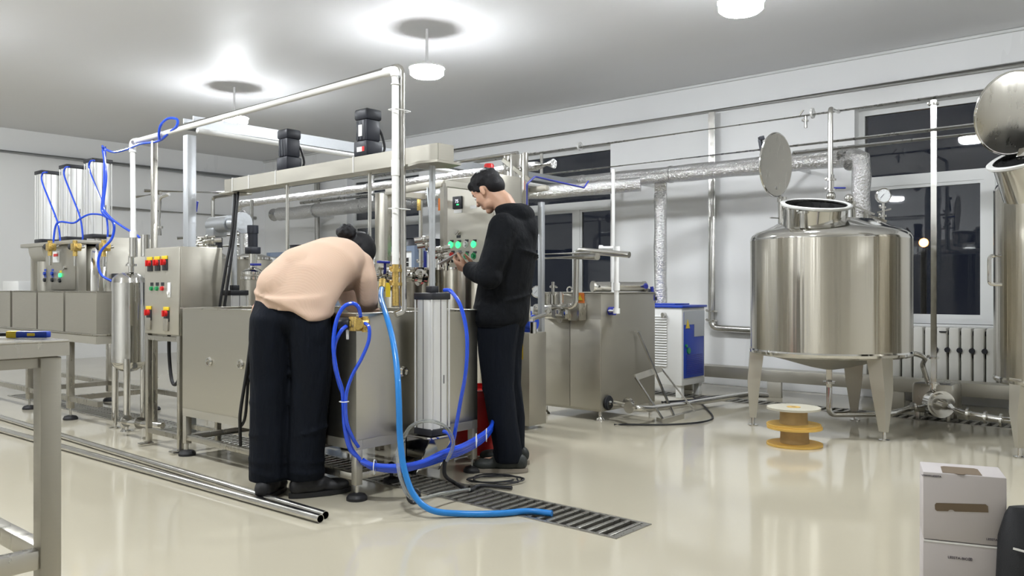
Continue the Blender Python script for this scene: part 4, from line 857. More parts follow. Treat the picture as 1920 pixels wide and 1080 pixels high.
# steel grid frame to the right of the man
fr = thing('support_frame', 'tall galvanised frame with cross pipes right of the man, before the open window', 'frame', (5.0, 3.9, 0))
for px in (1015, 985): 
    q = onx(px, 450, 5.05); obj('post', MB().box(q.x-.02, q.x+.02, q.y-.02, q.y+.02, 0, 1.72 if px == 1015 else 1.62, .003), 'galv', fr)
obj('rail', MB().bar(onx(962, 362, 5.05), onx(1026, 352, 5.05), .05, .04, .003).bar(onx(944, 300, 4.95), onx(994, 338, 4.95), .03), 'steel_flat', fr)
pipe_thing('steel_pipe', 'pair of level steel pipes crossing in front of the open window', 'pipe', [([onx(962, 486, 5.3), at(1120, 481, 6.0)], .026), ([onx(962, 478, 5.25), at(1108, 474, 6.3)], .014)])
pipe_thing('steel_pipe', 'steel pipe rising from the homogenizer valves and turning right above it', 'pipe', [([at(1035, 577, 6.55), at(1079, 575, 6.5), at(1081, 469, 6.5), at(1180, 478, 6.2)], .024)])
wv = thing('plastic_pipe', 'white plastic pipe with elbows entering the right side of the homogenizer', 'pipe', (5.52, 3.6, .86))
e = ony(1143, 583, 3.74); e2 = e-V(0, .14, 0)
u = at(1156, 583, 6.35)
obj('pipe_run', MB().pipe([e, u, at(1156, 466, 6.35), at(1128, 466, 6.45)], .018, 16), 'white', wv)
obj('coupling', MB().cyl(at(1156, 545, 6.35), at(1156, 530, 6.35), .026).cyl(at(1156, 472, 6.35), at(1156, 462, 6.35), .026).cyl(at(1130, 466, 6.45), at(1124, 466, 6.46), .026).cyl(u+V(0, 0, .02), u+V(0, 0, -.02), .026), 'white', wv)
obj('socket', MB().cyl(e+V(0, -.001, 0), e+V(0, -.05, 0), .034), 'dblue', wv)
pipe_thing('plastic_pipe', 'tall slim white pipe rising past the open window to the ducts', 'pipe', [([at(1150, 318, 6.95), at(1150, 560, 6.85)], .016)], 'white')
pipe_thing('curved_cable', 'thin blue-grey cable arching over beside the man', 'cable', [([at(988, 385, 5.2), at(988, 345, 5.2), at(1003, 331, 5.3), at(1050, 342, 5.6), at(1095, 352, 5.9), at(1103, 340, 6)], .006)], 'dblue')

# ---------------------------------------------------------------- homogenizer
hm = thing('homogenizer', 'steel box homogenizer with pressure gauge and pump head on its front', 'machine', (5.8, 4.05, 0))
HX0, HX1, HY0, HY1 = 5.42, 6.23, 3.75, 4.36
obj('housing', MB().box(HX0, HX1, HY0, HY1, .07, 1.008, .004), 'steel_dark', hm)
obj('front_panel', MB().box(HX0-.008, HX0, HY0+.005, HY0+.30, .09, .80, .002).box(HX0-.008, HX0, HY0+.304, HY1-.005, .09, .80, .002), 'steel_flat', hm)
obj('top_plate', MB().box(HX0-.01, HX1+.01, HY0-.01, HY1+.01, 1.009, 1.016, .002), 'steel_flat', hm)
for x in (HX0+.03, HX1-.03):
    for y in (HY0+.03, HY1-.03):
        lg = obj('leg', MB().cyl((x, y, .03), (x, y, .07), .014).lathe([(0, .001), (.035, .001), (.03, .012), (.012, .03), (0, .03)], (x, y, 0), 20), 'polish', hm)
hf = HX0-.008; PY = HY1
def fx(px, py, o=.0): q = onx(px, py, hf-o); return q
b = MB()
a = fx(1008, 585, .09); c = fx(1070, 575, .09)
obj('pump_block', MB().box(hf-.16, hf, min(a.y, c.y), max(a.y, c.y), .80, .92, .02), 'polish', hm)
obj('valve_block', MB().box(hf-.10, hf, fx(1100, 575).y, fx(1078, 575).y, .79, .93, .01).cyl((hf-.12, fx(1066, 600).y, .80), (hf-.02, fx(1066, 600).y, .80), .03), 'steel', hm)
for px in (1018, 1034, 1050):
    q = fx(px, 560, .09); obj('valve_cap', MB().cyl((q.x, q.y, .91), (q.x, q.y, 1.0), .032, n=20).cyl((q.x, q.y, 1.0), (q.x, q.y, 1.02), .022, n=12), 'polish', hm)
for px in (1010, 1028, 1046, 1062):
    q = fx(px, 580, .17); obj('bolt', MB().cyl((q.x, q.y, .86), (q.x+.02, q.y, .86), .018, n=6), 'polish', hm)
gauge(hm, fx(1008, 547, .16), .05, (-.85, -.5, .1))
q = fx(1037, 548, .10); obj('hand_wheel', MB().cyl((q.x, q.y, .99), (q.x, q.y, 1.10), .012).cyl((q.x, q.y, 1.05), (q.x, q.y, 1.07), .025).bar((q.x-.02, q.y-.055, 1.055), (q.x+.02, q.y+.045, 1.06), .012), 'polish', hm)
q = fx(1068, 545, -.1); obj('lifting_eye', MB().tube([(q.x, q.y+.025*math.cos(a*PI/8), 1.035+.025*math.sin(a*PI/8)) for a in range(16)], .006, 8, 0, closed=True), 'polish', hm)
q = fx(1088, 563); obj('warning_label', MB().box(hf-.003, hf+.008, q.y-.035, q.y+.035, q.z-.06, q.z+.06), 'orange', hm)
obj('warning_triangle', MB().prism([(hf-.004, q.y-.025, q.z), (hf-.004, q.y+.025, q.z), (hf-.004, q.y, q.z+.045)], (.001, 0, 0)), 'yellow', hm)
e = ony(1138, 755, HY0); obj('outlet', MB().cyl(e+V(0, .0, 0), e+V(0, -.03, 0), .05, n=24).tube([e+V(.052*math.cos(a*PI/10), -.015, .052*math.sin(a*PI/10)) for a in range(20)], .008, 6, 0, closed=True), 'black', hm)
pipe_thing('drain_pipe', 'clamped steel pipe leaving the homogenizer low and running right along the floor', 'pipe', [([e+V(0, -.02, 0), e+V(0, -.12, 0), at(1195, 766, 6.3), at(1215, 767, 6.4), at(1290, 757, 7.0), at(1405, 738, 7.7), at(1440, 742, 7.7)], .026, [(e+V(.09, -.14, -.0), (1, 0, 0)), (at(1180, 764, 6.28), (1, 0, 0))])])
cl = thing('plate_cooler', 'shiny horizontal steel tube lying on the homogenizer top', 'cooler', (5.9, 3.9, 1.02))
c0, c1 = V(5.75, 4.05, 1.062), V(6.15, 3.82, 1.062)
obj('tube_body', MB().cyl(c0, c1, .042, n=28), 'polish', cl); obj('end_cap', MB().cyl(c0-(c1-c0).normalized()*.02, c0, .047, n=24).cyl(c1, c1+(c1-c0).normalized()*.02, .047, n=24).cyl(c1+V(.05, 0, 0), c1+V(.05, 0, -.10), .018), 'steel', cl)
obj('knob', MB().cyl(c1+V(-.05, -.06, 0), c1+V(-.02, -.04, .01), .02).cyl(c1+V(.06, -.05, 0), c1+V(.07, -.06, -.12), .015), 'dblue', cl)
b = MB().pipe([at(985, 430, 5.0), at(990, 520, 5.0), at(991, 600, 5.0), at(1022, 590, 5.2)], .014); clamp(b, at(992, 600, 5.0), (0, 0, 1), .02); b.cyl(at(1000, 604, 5.05), at(1000, 625, 5.05), .02)
single('steel_pipe', b, 'pipe', 'thin bent steel pipe close behind the man\'s back', 'pipe')
yb_ = MB().box(4.92, 5.12, 4.0, 4.03, .68, .84, .01).box(4.94, 5.14, 4.0, 4.02, .42, .52)
q = at(985, 680, 6.2); cq = thing('cabinet', 'low dark steel cabinet standing between the man and the homogenizer', 'cabinet', (q.x, q.y, 0))
obj('cabinet_body', MB().box(q.x-.05, q.x+.15, q.y-.08, q.y+.4, 0.03, .72, .004), 'steel_dark', cq)
obj('yellow_label', MB().box(q.x-.053, q.x-.0505, q.y-.02, q.y+.05, .52, .68), 'yellow', cq)
single('pump_motor', MB().cyl((q.x+.03, q.y-.06, .79), (q.x+.03, q.y+.10, .79), .06, n=24).box(q.x-.01, q.x+.07, q.y-.04, q.y+.06, .7205, .76).box(q.x, q.x+.06, q.y-.02, q.y+.04, .84, .88, .01), 'blue', 'blue painted motor glimpsed behind the man\'s back', 'motor')

# ---------------------------------------------------------------- steam generator
sg = thing('steam_generator', 'white steam generator with blue lid and blue door beside the homogenizer', 'boiler', (7.2, 4.2, 0))
SX0, SX1, SY0, SY1 = 7.0, 7.45, 3.92, 4.62
obj('case', MB().box(SX0, SX1, SY0, SY1, .12, .86, .006), 'paint_white', sg)
obj('lid', MB().box(SX0-.02, SX1+.02, SY0-.02, SY1+.02, .861, .885, .008).box(SX0+.04, SX1-.12, SY0+.1, SY1-.1, .886, .9, .004), 'blue', sg)
dr = obj('door', MB().box(SX0+.03, SX1-.03, SY0-.008, SY0-.0005, .19, .82, .002), 'blue', sg)
obj('door_frame', MB().box(SX0+.025, SX1-.025, SY0-.012, SY0-.008, .70, .83).box(SX0+.22, SX1-.03, SY0-.012, SY0-.008, .58, .70), 'galv', dr)
obj('warning_triangle', MB().prism([(SX0+.05, SY0-.014, .665), (SX0+.13, SY0-.014, .665), (SX0+.09, SY0-.014, .75)], (0, .002, 0)), 'yellow', dr)
obj('door_lock', MB().cyl((SX0+.06, SY0-.008, .5), (SX0+.06, SY0-.022, .5), .014).cyl((SX0+.11, SY0-.008, .45), (SX0+.11, SY0-.018, .45), .03, n=10), 'green', dr)
for k in range(11): obj('vent_slot', MB().box(SX0+.07, SX1-.07, SY0-.011, SY0-.008, .22+k*.018, .227+k*.018), 'dblue', dr)
for k in range(20): obj('louvre', MB().prism([(SX0-.0005, SY0+.16, .30+k*.025), (SX0-.014, SY0+.16, .298+k*.025), (SX0-.0005, SY0+.16, .312+k*.025)], (0, .15, 0)), 'paint_white', sg)
for x in (SX0+.05, SX1-.05):
    for y in (SY0+.05, SY1-.05): obj('leg', MB().box(x-.03, x+.03, y-.03, y+.03, .001, .12, .003), 'paint_white', sg)
q = onx(1247, 590, SX0); obj('nozzle', MB().cyl(q, q+V(-.05, 0, .0), .02).cyl(q+V(-.05, 0, .01), q+V(-.05, 0, -.03), .014), 'pipe', sg)
obj('top_valve', MB().pipe([(7.12, 4.3, .89), (7.12, 4.3, 1.02), (7.05, 4.55, 1.04)], .018).cyl((7.12, 4.3, .93), (7.12, 4.3, .96), .034), 'black', sg)

# ---------------------------------------------------------------- hand cart leaning on the homogenizer
hc = thing('hand_cart', 'small folding steel hand cart leaning on the homogenizer side', 'cart', (5.8, 3.45, 0))
def w_(px, py, d): return at(px, py, d)
T0 = V(5.90, 3.715, .69); F0 = V(5.88, 3.36, .015)
obj('handle', MB().bar(T0, F0, .018, .014).bar(T0+V(-.03, 0, 0), T0+V(.03, 0, -.01), .018), 'pipe', hc)
L0, R0 = V(5.62, 3.56, .34), V(6.12, 3.62, .37); L1, R1 = V(5.62, 3.30, .02), V(6.22, 3.36, .02)
obj('platform', MB().bar(L0, R0, .012, .05, up=(0, .4, 1)), 'steel_flat', hc)
obj('side_rail', MB().bar(L0, L1, .018, .012), 'pipe', hc); obj('side_rail', MB().bar(R0, R1, .018, .012), 'pipe', hc)
obj('base_plate', MB().bar(L1+V(-.02, -.0, .0), V(5.95, 3.32, .02), .015, .04).bar(L1, L1+V(.06, .10, 0), .015, .03), 'steel_flat', hc)
single('cable', MB().tube([(5.3, 3.55, .01), (5.6, 3.2, .01), (6.0, 3.1, .01), (6.5, 3.4, .01), (6.9, 3.7, .01), (7.1, 3.85, .01)], .007), 'rubber', 'thin dark cable on the floor around the hand cart', 'cable')
single('cable', MB().tube([(6.6, 3.9, .012), (6.9, 3.75, .012), (7.3, 3.7, .012), (7.6, 3.5, .012), (7.9, 3.4, .012)], .012), 'rubber', 'thick dark cable on the floor by the steam generator legs', 'cable')

# ---------------------------------------------------------------- red basket behind the man's legs
rb = thing('plastic_basket', 'red plastic crate stand behind the man\'s legs', 'crate', (3.78, 3.55, 0))
obj('crate_body', MB().loft([((3.78, 3.55, .03), (.14, 0, 0), (0, .14, 0)), ((3.78, 3.55, .40), (.19, 0, 0), (0, .19, 0))], 20), 'red', rb)
obj('crate_rim', MB().lathe([(.19, .395), (.205, .40), (.205, .43), (.185, .435)], (3.78, 3.55, 0), 28), 'red', rb)

# ---------------------------------------------------------------- pipes lying on the floor
for (a, c, lab) in (((2.295, 3.10, .0195), (2.36, 9.0, .0195), 'long steel pipe on the floor, the one nearer the machines'), ((2.245, 3.07, .0195), (2.07, 9.0, .0195), 'long steel pipe on the floor, the one nearer the camera')):
    t = thing('loose_pipe', lab, 'pipe', (a[0], a[1], 0), 'two loose steel pipes on the floor')
    a, c = V(*a), V(*c); d = (c-a).normalized(); u, v_ = frame_of(d); n = 24; vs = []
    for (p_, r_) in ((a, .019), (c, .019), (c, .0172), (a, .0172)): vs += [p_+(u*math.cos(2*PI*i/n)+v_*math.sin(2*PI*i/n))*r_ for i in range(n)]
    b = MB(); b._add(vs, [(k*n+i, k*n+(i+1) % n, ((k+1) % 4)*n+(i+1) % n, ((k+1) % 4)*n+i) for k in range(4) for i in range(n)])
    obj('pipe_wall', b, 'pipe', t)

# ---------------------------------------------------------------- work table in the left foreground with a cutter on it
wt = thing('work_table', 'stainless work table in the left foreground, cut by the photo edge', 'table', (.2, 2.7, 0))
WT = .912; wx1, wy0, wy1, wx0 = .905, 2.345, 3.05, -.9
obj('table_top', MB().box(wx0, wx1, wy0, wy1, WT-.006, WT, .002).box(wx0, wx1, wy0, wy0+.004, WT-.042, WT-.006).box(wx1-.004, wx1, wy0+.004, wy1, WT-.042, WT-.006).box(wx0, wx1, wy1-.004, wy1, WT-.042, WT-.006), 'steel', wt)
lx = onx(85, 800, .86); 
for x in (.865, -.85):
    for y in (wy0+.04, wy1-.04): 
        obj('leg', MB().box(x-.026, x+.026, y-.026, y+.026, .05, WT-.045, .003), 'steel_dark', wt); levelling_foot(wt, x, y, .06, .04)
obj('shelf_rail', MB().bar((-.85, wy0+.04, .335), (.84, wy0+.04, .335), .04, .05, .003).bar((-.85, wy1-.04, .335), (.84, wy1-.04, .335), .04, .05, .003).bar((.865, wy0+.06, .335), (.865, wy1-.06, .335), .04, .05, .003), 'steel', wt)
obj('under_rail', MB().bar((-.85, wy0+.04, WT-.06), (.84, wy0+.04, WT-.06), .03, .025).bar((.865, wy0+.06, WT-.06), (.865, wy1-.06, WT-.06), .03, .025), 'steel_dark', wt)
kn = thing('utility_cutter', 'blue and yellow utility cutter lying on the foreground work table', 'tool', (.75, 2.4, WT))
k0, k1 = at(-6, 630, 2.27), at(92, 628, 2.27); k0.z = k1.z = WT+.011; dk = (k1-k0)
obj('grip', MB().bar(k0+dk*.28, k1, .024, .018, .004), 'blue', kn)
obj('inlay', MB().bar(k0+dk*.62, k0+dk*.78, .025, .010, .002), 'yellow', kn)
obj('collar', MB().bar(k0+dk*.22, k0+dk*.42, .026, .0195, .003), 'yellow', kn)
obj('blade_holder', MB().bar(k0-dk*.3, k0+dk*.22, .02, .010, .002), 'black', kn)

# ---------------------------------------------------------------- foreground brass valve and hoses
q = at(673, 607, 4.0)
vv = thing('air_valve', 'brass air valve with black coil on the near corner of the long tank', 'valve', q)
RTn, FWn = RT, FW
obj('valve_body', MB().bar(q-RT*.012-V(0, 0, .035), q-RT*.012+V(0, 0, .035), .065, .045, .006).cyl(q-RT*.04, q+RT*.05, .024, n=12).cyl(q+RT*.03+V(0, 0, -.04), q+RT*.03+V(0, 0, .035), .016, n=10).cyl(q-FW*.03, q+FW*.02, .028, n=12), 'brass', vv)
obj('solenoid', MB().cyl(q-RT*.095, q-RT*.045, .030, n=20), 'black', vv)
obj('stem', MB().cyl(q-RT*.055-V(0, 0, .025), q-RT*.055-V(0, 0, .075), .007), 'white', vv)
obj('mount', MB().bar(q+FW*.02, q+FW*.10, .03, .03), 'steel', vv)
hose('air_tube', 'blue air tube arching up over the woman\'s wrist and down to the tie', ((676, 594, 3.98), (672, 576, 3.96), (660, 569, 3.95), (643, 577, 3.94), (630, 605, 3.93), (625, 650, 3.93), (632, 700, 3.95), (642, 735, 3.97), (646, 800, 3.98), (655, 840, 4.0), (668, 855, 4.02)), .0095, 'blue_hose')
hose('air_tube', 'blue air tube running from the black coil down to the tie', ((649, 612, 3.97), (640, 620, 3.94), (628, 645, 3.95), (627, 680, 3.96), (636, 720, 3.98), (644, 745, 3.99), (649, 800, 4.0), (658, 838, 4.03), (675, 862, 4.05)), .0095, 'blue_hose')
hose('air_tube', 'blue air tube curving from the right of the brass valve down to the tie', ((684, 606, 3.98), (692, 614, 3.96), (691, 640, 3.96), (678, 672, 3.96), (660, 705, 3.96), (649, 742, 3.96), (650, 790, 3.97), (662, 822, 4.0), (672, 838, 4.03)), .0085, 'blue_hose')
q = at(645, 753, 3.96); single('cable_tie', MB().tube([q+RT*.022, q-FW*.02, q-RT*.022, q+FW*.025], .0025, 5, 5, closed=True), 'white', 'white cable tie holding the three blue tubes together below the woman', 'cable tie')
hose('air_tube', 'blue air tube arching out from the top of the near air cylinder', ((833, 544, 4.22), (845, 546, 4.18), (862, 570, 4.15), (873, 610, 4.14), (876, 650, 4.14), (873, 700, 4.15), (864, 750, 4.18), (855, 800, 4.2), (850, 825, 4.22), (838, 845, 4.25)), .010, 'blue_hose')
hose('air_tube', 'blue air tube leaving the foot of the near air cylinder', ((832, 809, 4.2), (843, 815, 4.16), (849, 835, 4.16), (840, 855, 4.2), (826, 862, 4.22)), .010, 'blue_hose')
for k in range(5):
    o_ = (0, 4, 8, -4, 11)[k]; dd = (0, .03, .05, .02, .07)[k]
    hose('air_tube', 'one of the blue air tubes bundled below the near end of the long tank', ((675+k*2, 864+o_*.5, 4.05+dd), (700, 873+o_*.5, 4.02+dd), (745, 876+o_*.7, 4.02+dd), (790, 868+o_*.6, 4.05+dd), (830, 851+o_, 4.12+dd), (868, 838+o_, 4.25+dd), (900, 820+o_, 4.42+dd), (920, 802+o_*.7, 4.6+dd), (926, 780+o_, 4.8+dd)), .0095, 'blue_hose', group='bundled blue air tubes')
for k, (px, py, d) in enumerate(((702, 876, 4.0), (893, 826, 4.30), (912, 816, 4.45))):
    q = at(px, py, d); single('cable_tie', MB().tube([q+V(0, 0, .035), q-FW*.03, q-V(0, 0, .035), q+FW*.07], .0025, 5, 5, closed=True), 'white', 'white cable tie round the blue tube bundle, %s' % ('left end', 'middle of its right half', 'right end by the man')[k], 'cable tie')
lb = thing('water_hose', 'thick light blue hose looping from the manifold down over the floor to the drain', 'hose', at(718, 520, 4.6))
Q = [at(*q_) for q_ in ((716, 540, 4.75), (714, 556, 4.55), (718, 573, 4.34), (725, 594, 4.14), (737, 640, 4.0), (745, 700, 3.9), (748, 760, 3.85), (750, 820, 3.84), (758, 880, 3.82), (776, 928, 3.80), (808, 956, 3.78), (860, 968, 3.80), (930, 973, 3.80), (990, 967, 3.84), (1035, 973, 3.80))]
for i, v_ in enumerate(Q): v_.z = max(v_.z, .017)
obj('hose_body', MB().tube(Q, .0145, 14), 'cyan_hose', lb)
obj('hose_clip', MB().cyl(at(716, 541, 4.75), at(717, 526, 4.8), .02), 'brass', lb)
hose('clear_tube', 'clear plastic tube looping over the bracket and onto the drain', ((757, 822, 4.08), (770, 800, 4.05), (800, 789, 4.02), (835, 800, 4.05), (850, 830, 4.1), (838, 865, 4.12)), .009, 'clear_hose')
hose('clear_tube', 'clear plastic tube hanging beside the light blue hose down to the floor', ((757, 822, 4.08), (745, 850, 4.0), (752, 900, 3.9), (775, 935, 3.82), (830, 925, 4.0), (880, 918, 4.15)), .009, 'clear_hose')
single('caster_ring', MB().tube([at(776, 930, 3.92)+RT*.028*math.cos(a*PI/8)+V(0, 0, .032*math.sin(a*PI/8)) for a in range(16)], .009, 8, 0, closed=True), 'black', 'small black ring fitting on the floor below the light blue hose', 'fitting')
q = at(734, 842, 4.5); obj('levelling_foot', MB().lathe([(0, 0), (.05, 0), (.04, .02), (.01, .03), (.01, .09), (.018, .10), (0, .11)], (q.x, q.y, .001), 20), 'rubber', mt)
def coil(name, label, c, r, k, th, z=.009):
    b = MB(); pts = []
    for i in range(k*10): a = i*2*PI/10; rr = r*(1+.18*math.sin(i*1.7)); pts.append(c+RT*rr*1.15*math.cos(a)+FW*rr*.8*math.sin(a)+V(0, 0, z+.004*(i/10)))
    return single(name, b.tube(pts, th, 6, 3), 'rubber', label, 'cable')
coil('cable', 'coil of thin black cable on the floor in front of the man\'s shoe', at(930, 903, 4.5)*1.0-V(0, 0, at(930, 903, 4.5).z), .12, 3, .0045)
hose('cable', 'black cable running down from the bracket across the drain', ((835, 862, 4.15), (834, 890, 4.15), (852, 905, 4.3), (880, 922, 4.25), (900, 912, 4.35), (960, 918, 4.3)), .010, 'rubber')
hose('cable', 'pair of black cables hanging in front of the long tank beside the woman', ((476, 592, 4.42), (470, 640, 4.38), (462, 700, 4.36), (451, 770, 4.36), (450, 800, 4.4), (451, 835, 4.45)), .009, 'rubber')
hose('cable', 'second black cable hanging close to the pair before the long tank', ((480, 592, 4.43), (475, 650, 4.39), (466, 710, 4.37), (460, 780, 4.37), (451, 800, 4.42)), .008, 'rubber')
hose('cable', 'two long black cables dropping from the left end of the lifting beam', ((441, 352, 5.62), (438, 400, 5.5), (433, 450, 5.47), (424, 500, 5.45), (414, 560, 5.44), (410, 600, 5.46)), .009, 'rubber')
hose('cable', 'second long black cable dropping beside the first from the beam end', ((447, 352, 5.62), (443, 400, 5.5), (438, 450, 5.47), (430, 510, 5.44), (420, 580, 5.46)), .009, 'rubber')
hose('cable', 'thin black cable running along the top of the lifting beam to the right motor', ((450, 336, 5.7), (520, 325, 5.4), (590, 311, 5.1), (640, 301, 4.95), (665, 297, 4.85), (680, 286, 4.75)), .007, 'rubber')

# street lamp outside the window
sl = thing('street_lamp', 'warm orange street lamp seen through the window glass by the big tank', 'lamp', onx(1732, 455, 16.0)*1.0)
q = onx(1732, 455, 16.0); ORG[sl.name] = q.copy(); sl.location = q
obj('lamp_globe', MB().ell(q, .075), 'street', sl); obj('lamp_post', MB().cyl((q.x, q.y, -1), (q.x, q.y, q.z-.1), .05), 'black', sl)
struct('ground', MB().box(WX+.6, 40, -20, 40, -1.2, -1.0), 'dark')

# ---------------------------------------------------------------- people
def fuse(name, b, vox, smooth=6, fac=.5):
    """one continuous skin over overlapping closed forms"""
    me = bpy.data.meshes.new('tmp'); bmesh.ops.recalc_face_normals(b.bm, faces=b.bm.faces); b.bm.to_mesh(me); b.bm.free()
    o = bpy.data.objects.new('tmp', me); COL.objects.link(o)
    r = o.modifiers.new('r', 'REMESH'); r.mode = 'VOXEL'; r.voxel_size = vox; r.use_smooth_shade = True
    s = o.modifiers.new('s', 'SMOOTH'); s.iterations = smooth; s.factor = fac
    bpy.context.view_layer.update()
    out = bpy.data.meshes.new_from_object(o.evaluated_get(bpy.context.evaluated_depsgraph_get()))
    bpy.data.objects.remove(o); bpy.data.meshes.remove(me); out.name = name
    for p_ in out.polygons: p_.use_smooth = True
    return out
def chain(b, pts, rs, T=None):
    for i in range(len(pts)-1): b.cap(pts[i], pts[i+1], rs[i], rs[i+1], 14, T)
def hand(b, wrist, d, palm, thumb, curl=.5, s=1.0):
    """palm plus five separate fingers; d = direction of the fingers, palm = the way the palm looks, thumb = thumb side"""
    w = Vector(wrist); d = Vector(d).normalized(); pn = Vector(palm); pn = (pn-d*pn.dot(d)).normalized(); t = d.cross(pn)
    if t.dot(Vector(thumb)) < 0: t = -t
    k0 = w+d*.085*s
    for q in (-.030, -.010, .010, .028): b.cap(w+d*.012*s+t*q*.55*s, k0+t*q*s, .015*s, .0125*s, 10)
    for q, L in ((.031, .072), (.010, .082), (-.011, .076), (-.031, .058)):
        p0 = k0+t*q*s; pts = [p0-d*.02*s]; a = 0; p_ = p0
        pts.append(p_)
        for seg, f in ((.45, .8), (.32, 1.1), (.23, .8)):
            a += curl*f; p_ = p_+(d*math.cos(a)+pn*math.sin(a))*L*seg*s; pts.append(p_)
        chain(b, pts, [.0105*s, .0100*s, .0092*s, .0086*s, .0074*s])
    tb_ = w+d*.022*s+t*.026*s
    chain(b, [tb_, tb_+(d*.5+t*.8+pn*.3).normalized()*.038*s, tb_+(d*.5+t*.8+pn*.3).normalized()*.038*s+(d*.9+t*.25+pn*.45).normalized()*.030*s, tb_+(d*.5+t*.8+pn*.3).normalized()*.038*s+(d*.9+t*.25+pn*.45).normalized()*.054*s], [.016*s, .0125*s, .0105*s, .0088*s])
def head(b, T, s=.95):
    R = lambda *a: Matrix.Rotation(math.radians(a[0]), 3, a[1])
    q = lambda x, y, z: V(x*s, y*s, z*s)
    b.ell(q(-.005, 0, .035), (.094*s, .074*s, .088*s), T, 28)
    b.ell(q(.035, 0, -.015), (.060*s, .064*s, .080*s), T, 24)
    b.ell(q(.030, 0, -.070), (.050*s, .054*s, .045*s), T, 20)
    b.ell(q(.062, 0, -.102), (.024*s, .028*s, .020*s), T, 16)
    b.ell(q(.078, 0, .045), (.018*s, .050*s, .030*s), T, 16)
    b.cap(q(.088, 0, .012), q(.112, 0, -.022), .009*s, .0125*s, 12, T)
    for sg in (-1, 1):
        b.ell(q(.102, sg*.012, -.026), (.010*s, .008*s, .008*s), T, 10)
        b.ell(q(.072, sg*.036, -.022), (.020*s, .020*s, .018*s), T, 12)
        b.ell(q(.083, sg*.032, .022), (.008*s, .020*s, .006*s), T, 12)
        b.ell(q(-.004, sg*.077, -.008), (.018*s, .009*s, .031*s), T, 14)
        b.ell(q(.000, sg*.078, -.030), (.010*s, .008*s, .012*s), T, 10)
    b.ell(q(.089, 0, -.056), (.011*s, .024*s, .0065*s), T, 12); b.ell(q(.086, 0, -.070), (.011*s, .020*s, .0075*s), T, 12)
def face_parts(root, T, s=.95):
    e = MB(); p_ = MB()
    for sg in (-1, 1):
        e.ell((.080*s, sg*.031*s, .004*s), .0118*s, T, 14)
        p_.ell((.0905*s, sg*.031*s, .003*s), (.003*s, .005*s, .005*s), T, 10)
    ey = obj('eyes', e, 'lens', root); obj('iris', p_, 'ink', ey)
    bw = MB()
    for sg in (-1, 1): bw.tube([T @ V(.090*s, sg*.014*s, .027*s), T @ V(.092*s, sg*.030*s, .032*s), T @ V(.080*s, sg*.050*s, .027*s)], .0035*s, 6, 4)
    obj('eyebrows', bw, 'hair', root)

# --- the man: looks down at his phone, facing the left of the photo
ang = math.radians(118.8)
man = thing('person', 'man in black hooded jacket and black trousers standing and looking down at a phone', 'person', (0, 0, 0))
ORG[man.name] = V(0, 0, 0)
HT = Matrix.Translation((.078, 0, 1.618)) @ Matrix.Rotation(math.radians(-20), 4, 'Z') @ Matrix.Rotation(math.radians(36), 4, 'Y')
b = MB(); head(b, HT)
chain(b, [(.045, 0, 1.60), (-.010, 0, 1.55), (-.050, 0, 1.47), (-.06, 0, 1.42)], [.060, .064, .068, .08])
b.loft([((-.06, 0, 1.45), (.07, 0, 0), (0, .13, 0)), ((-.07, 0, 1.32), (.10, 0, 0), (0, .16, 0)), ((-.05, 0, 1.1), (.10, 0, 0), (0, .15, 0)), ((-.0, 0, .9), (.10, 0, 0), (0, .15, 0))])
mh = {1: dict(sh=(-.05, .19, 1.40), el=(.02, .255, 1.125), wr=(.160, .125, 1.155)), -1: dict(sh=(-.05, -.19, 1.40), el=(.04, -.24, 1.14), wr=(.17, -.06, 1.16))}
for k, a in mh.items(): chain(b, [a['sh'], a['el'], a['wr']], [.048, .040, .027])
hand(b, mh[1]['wr'], (.9, -.35, .30), (-.2, -.6, .75), (.1, -.3, .9), .55, 1.0)
hand(b, mh[-1]['wr'], (.8, .30, .30), (-.2, .4, .75), (.1, .4, .9), .6, 1.0)
for sg in (1, -1): chain(b, [(-.0, sg*.09, .90), (.01, sg*.10, .50), (-.075 if sg > 0 else -.045, sg*.11, .09)], [.085, .055, .040]); b.cap((-.07, sg*.11, .06), (.06, sg*.12, .045), .038, .034)
body = obj('body', fuse('body', b, .0055, 4), 'skin', man)
face_parts(man, HT)
# hair: short, over the crown and down to the nape
b = MB(); s = .95
b.ell((-.014*s, 0, .058*s), (.103*s, .084*s, .084*s), HT, 30)
b.ell((-.060*s, 0, .010*s), (.060*s, .074*s, .075*s), HT, 24)
b.ell((.055*s, 0, .088*s), (.048*s, .064*s, .034*s), HT, 20)
for sg in (-1, 1): b.ell((.018*s, sg*.070*s, .035*s), (.026*s, .010*s, .036*s), HT, 14)
for i in range(60):
    a = random.uniform(0, 2*PI); h = random.uniform(-.2, 1); rr = math.sqrt(max(0, 1-h*h)); p_ = V(-.012+.100*rr*math.cos(a), .081*rr*math.sin(a), .058+.081*h)*s
    if p_.x < .07: b.ell(p_, (.012, .011, .012), HT, 8)
obj('hair', fuse('hair', b, .006, 4), 'hair', man)
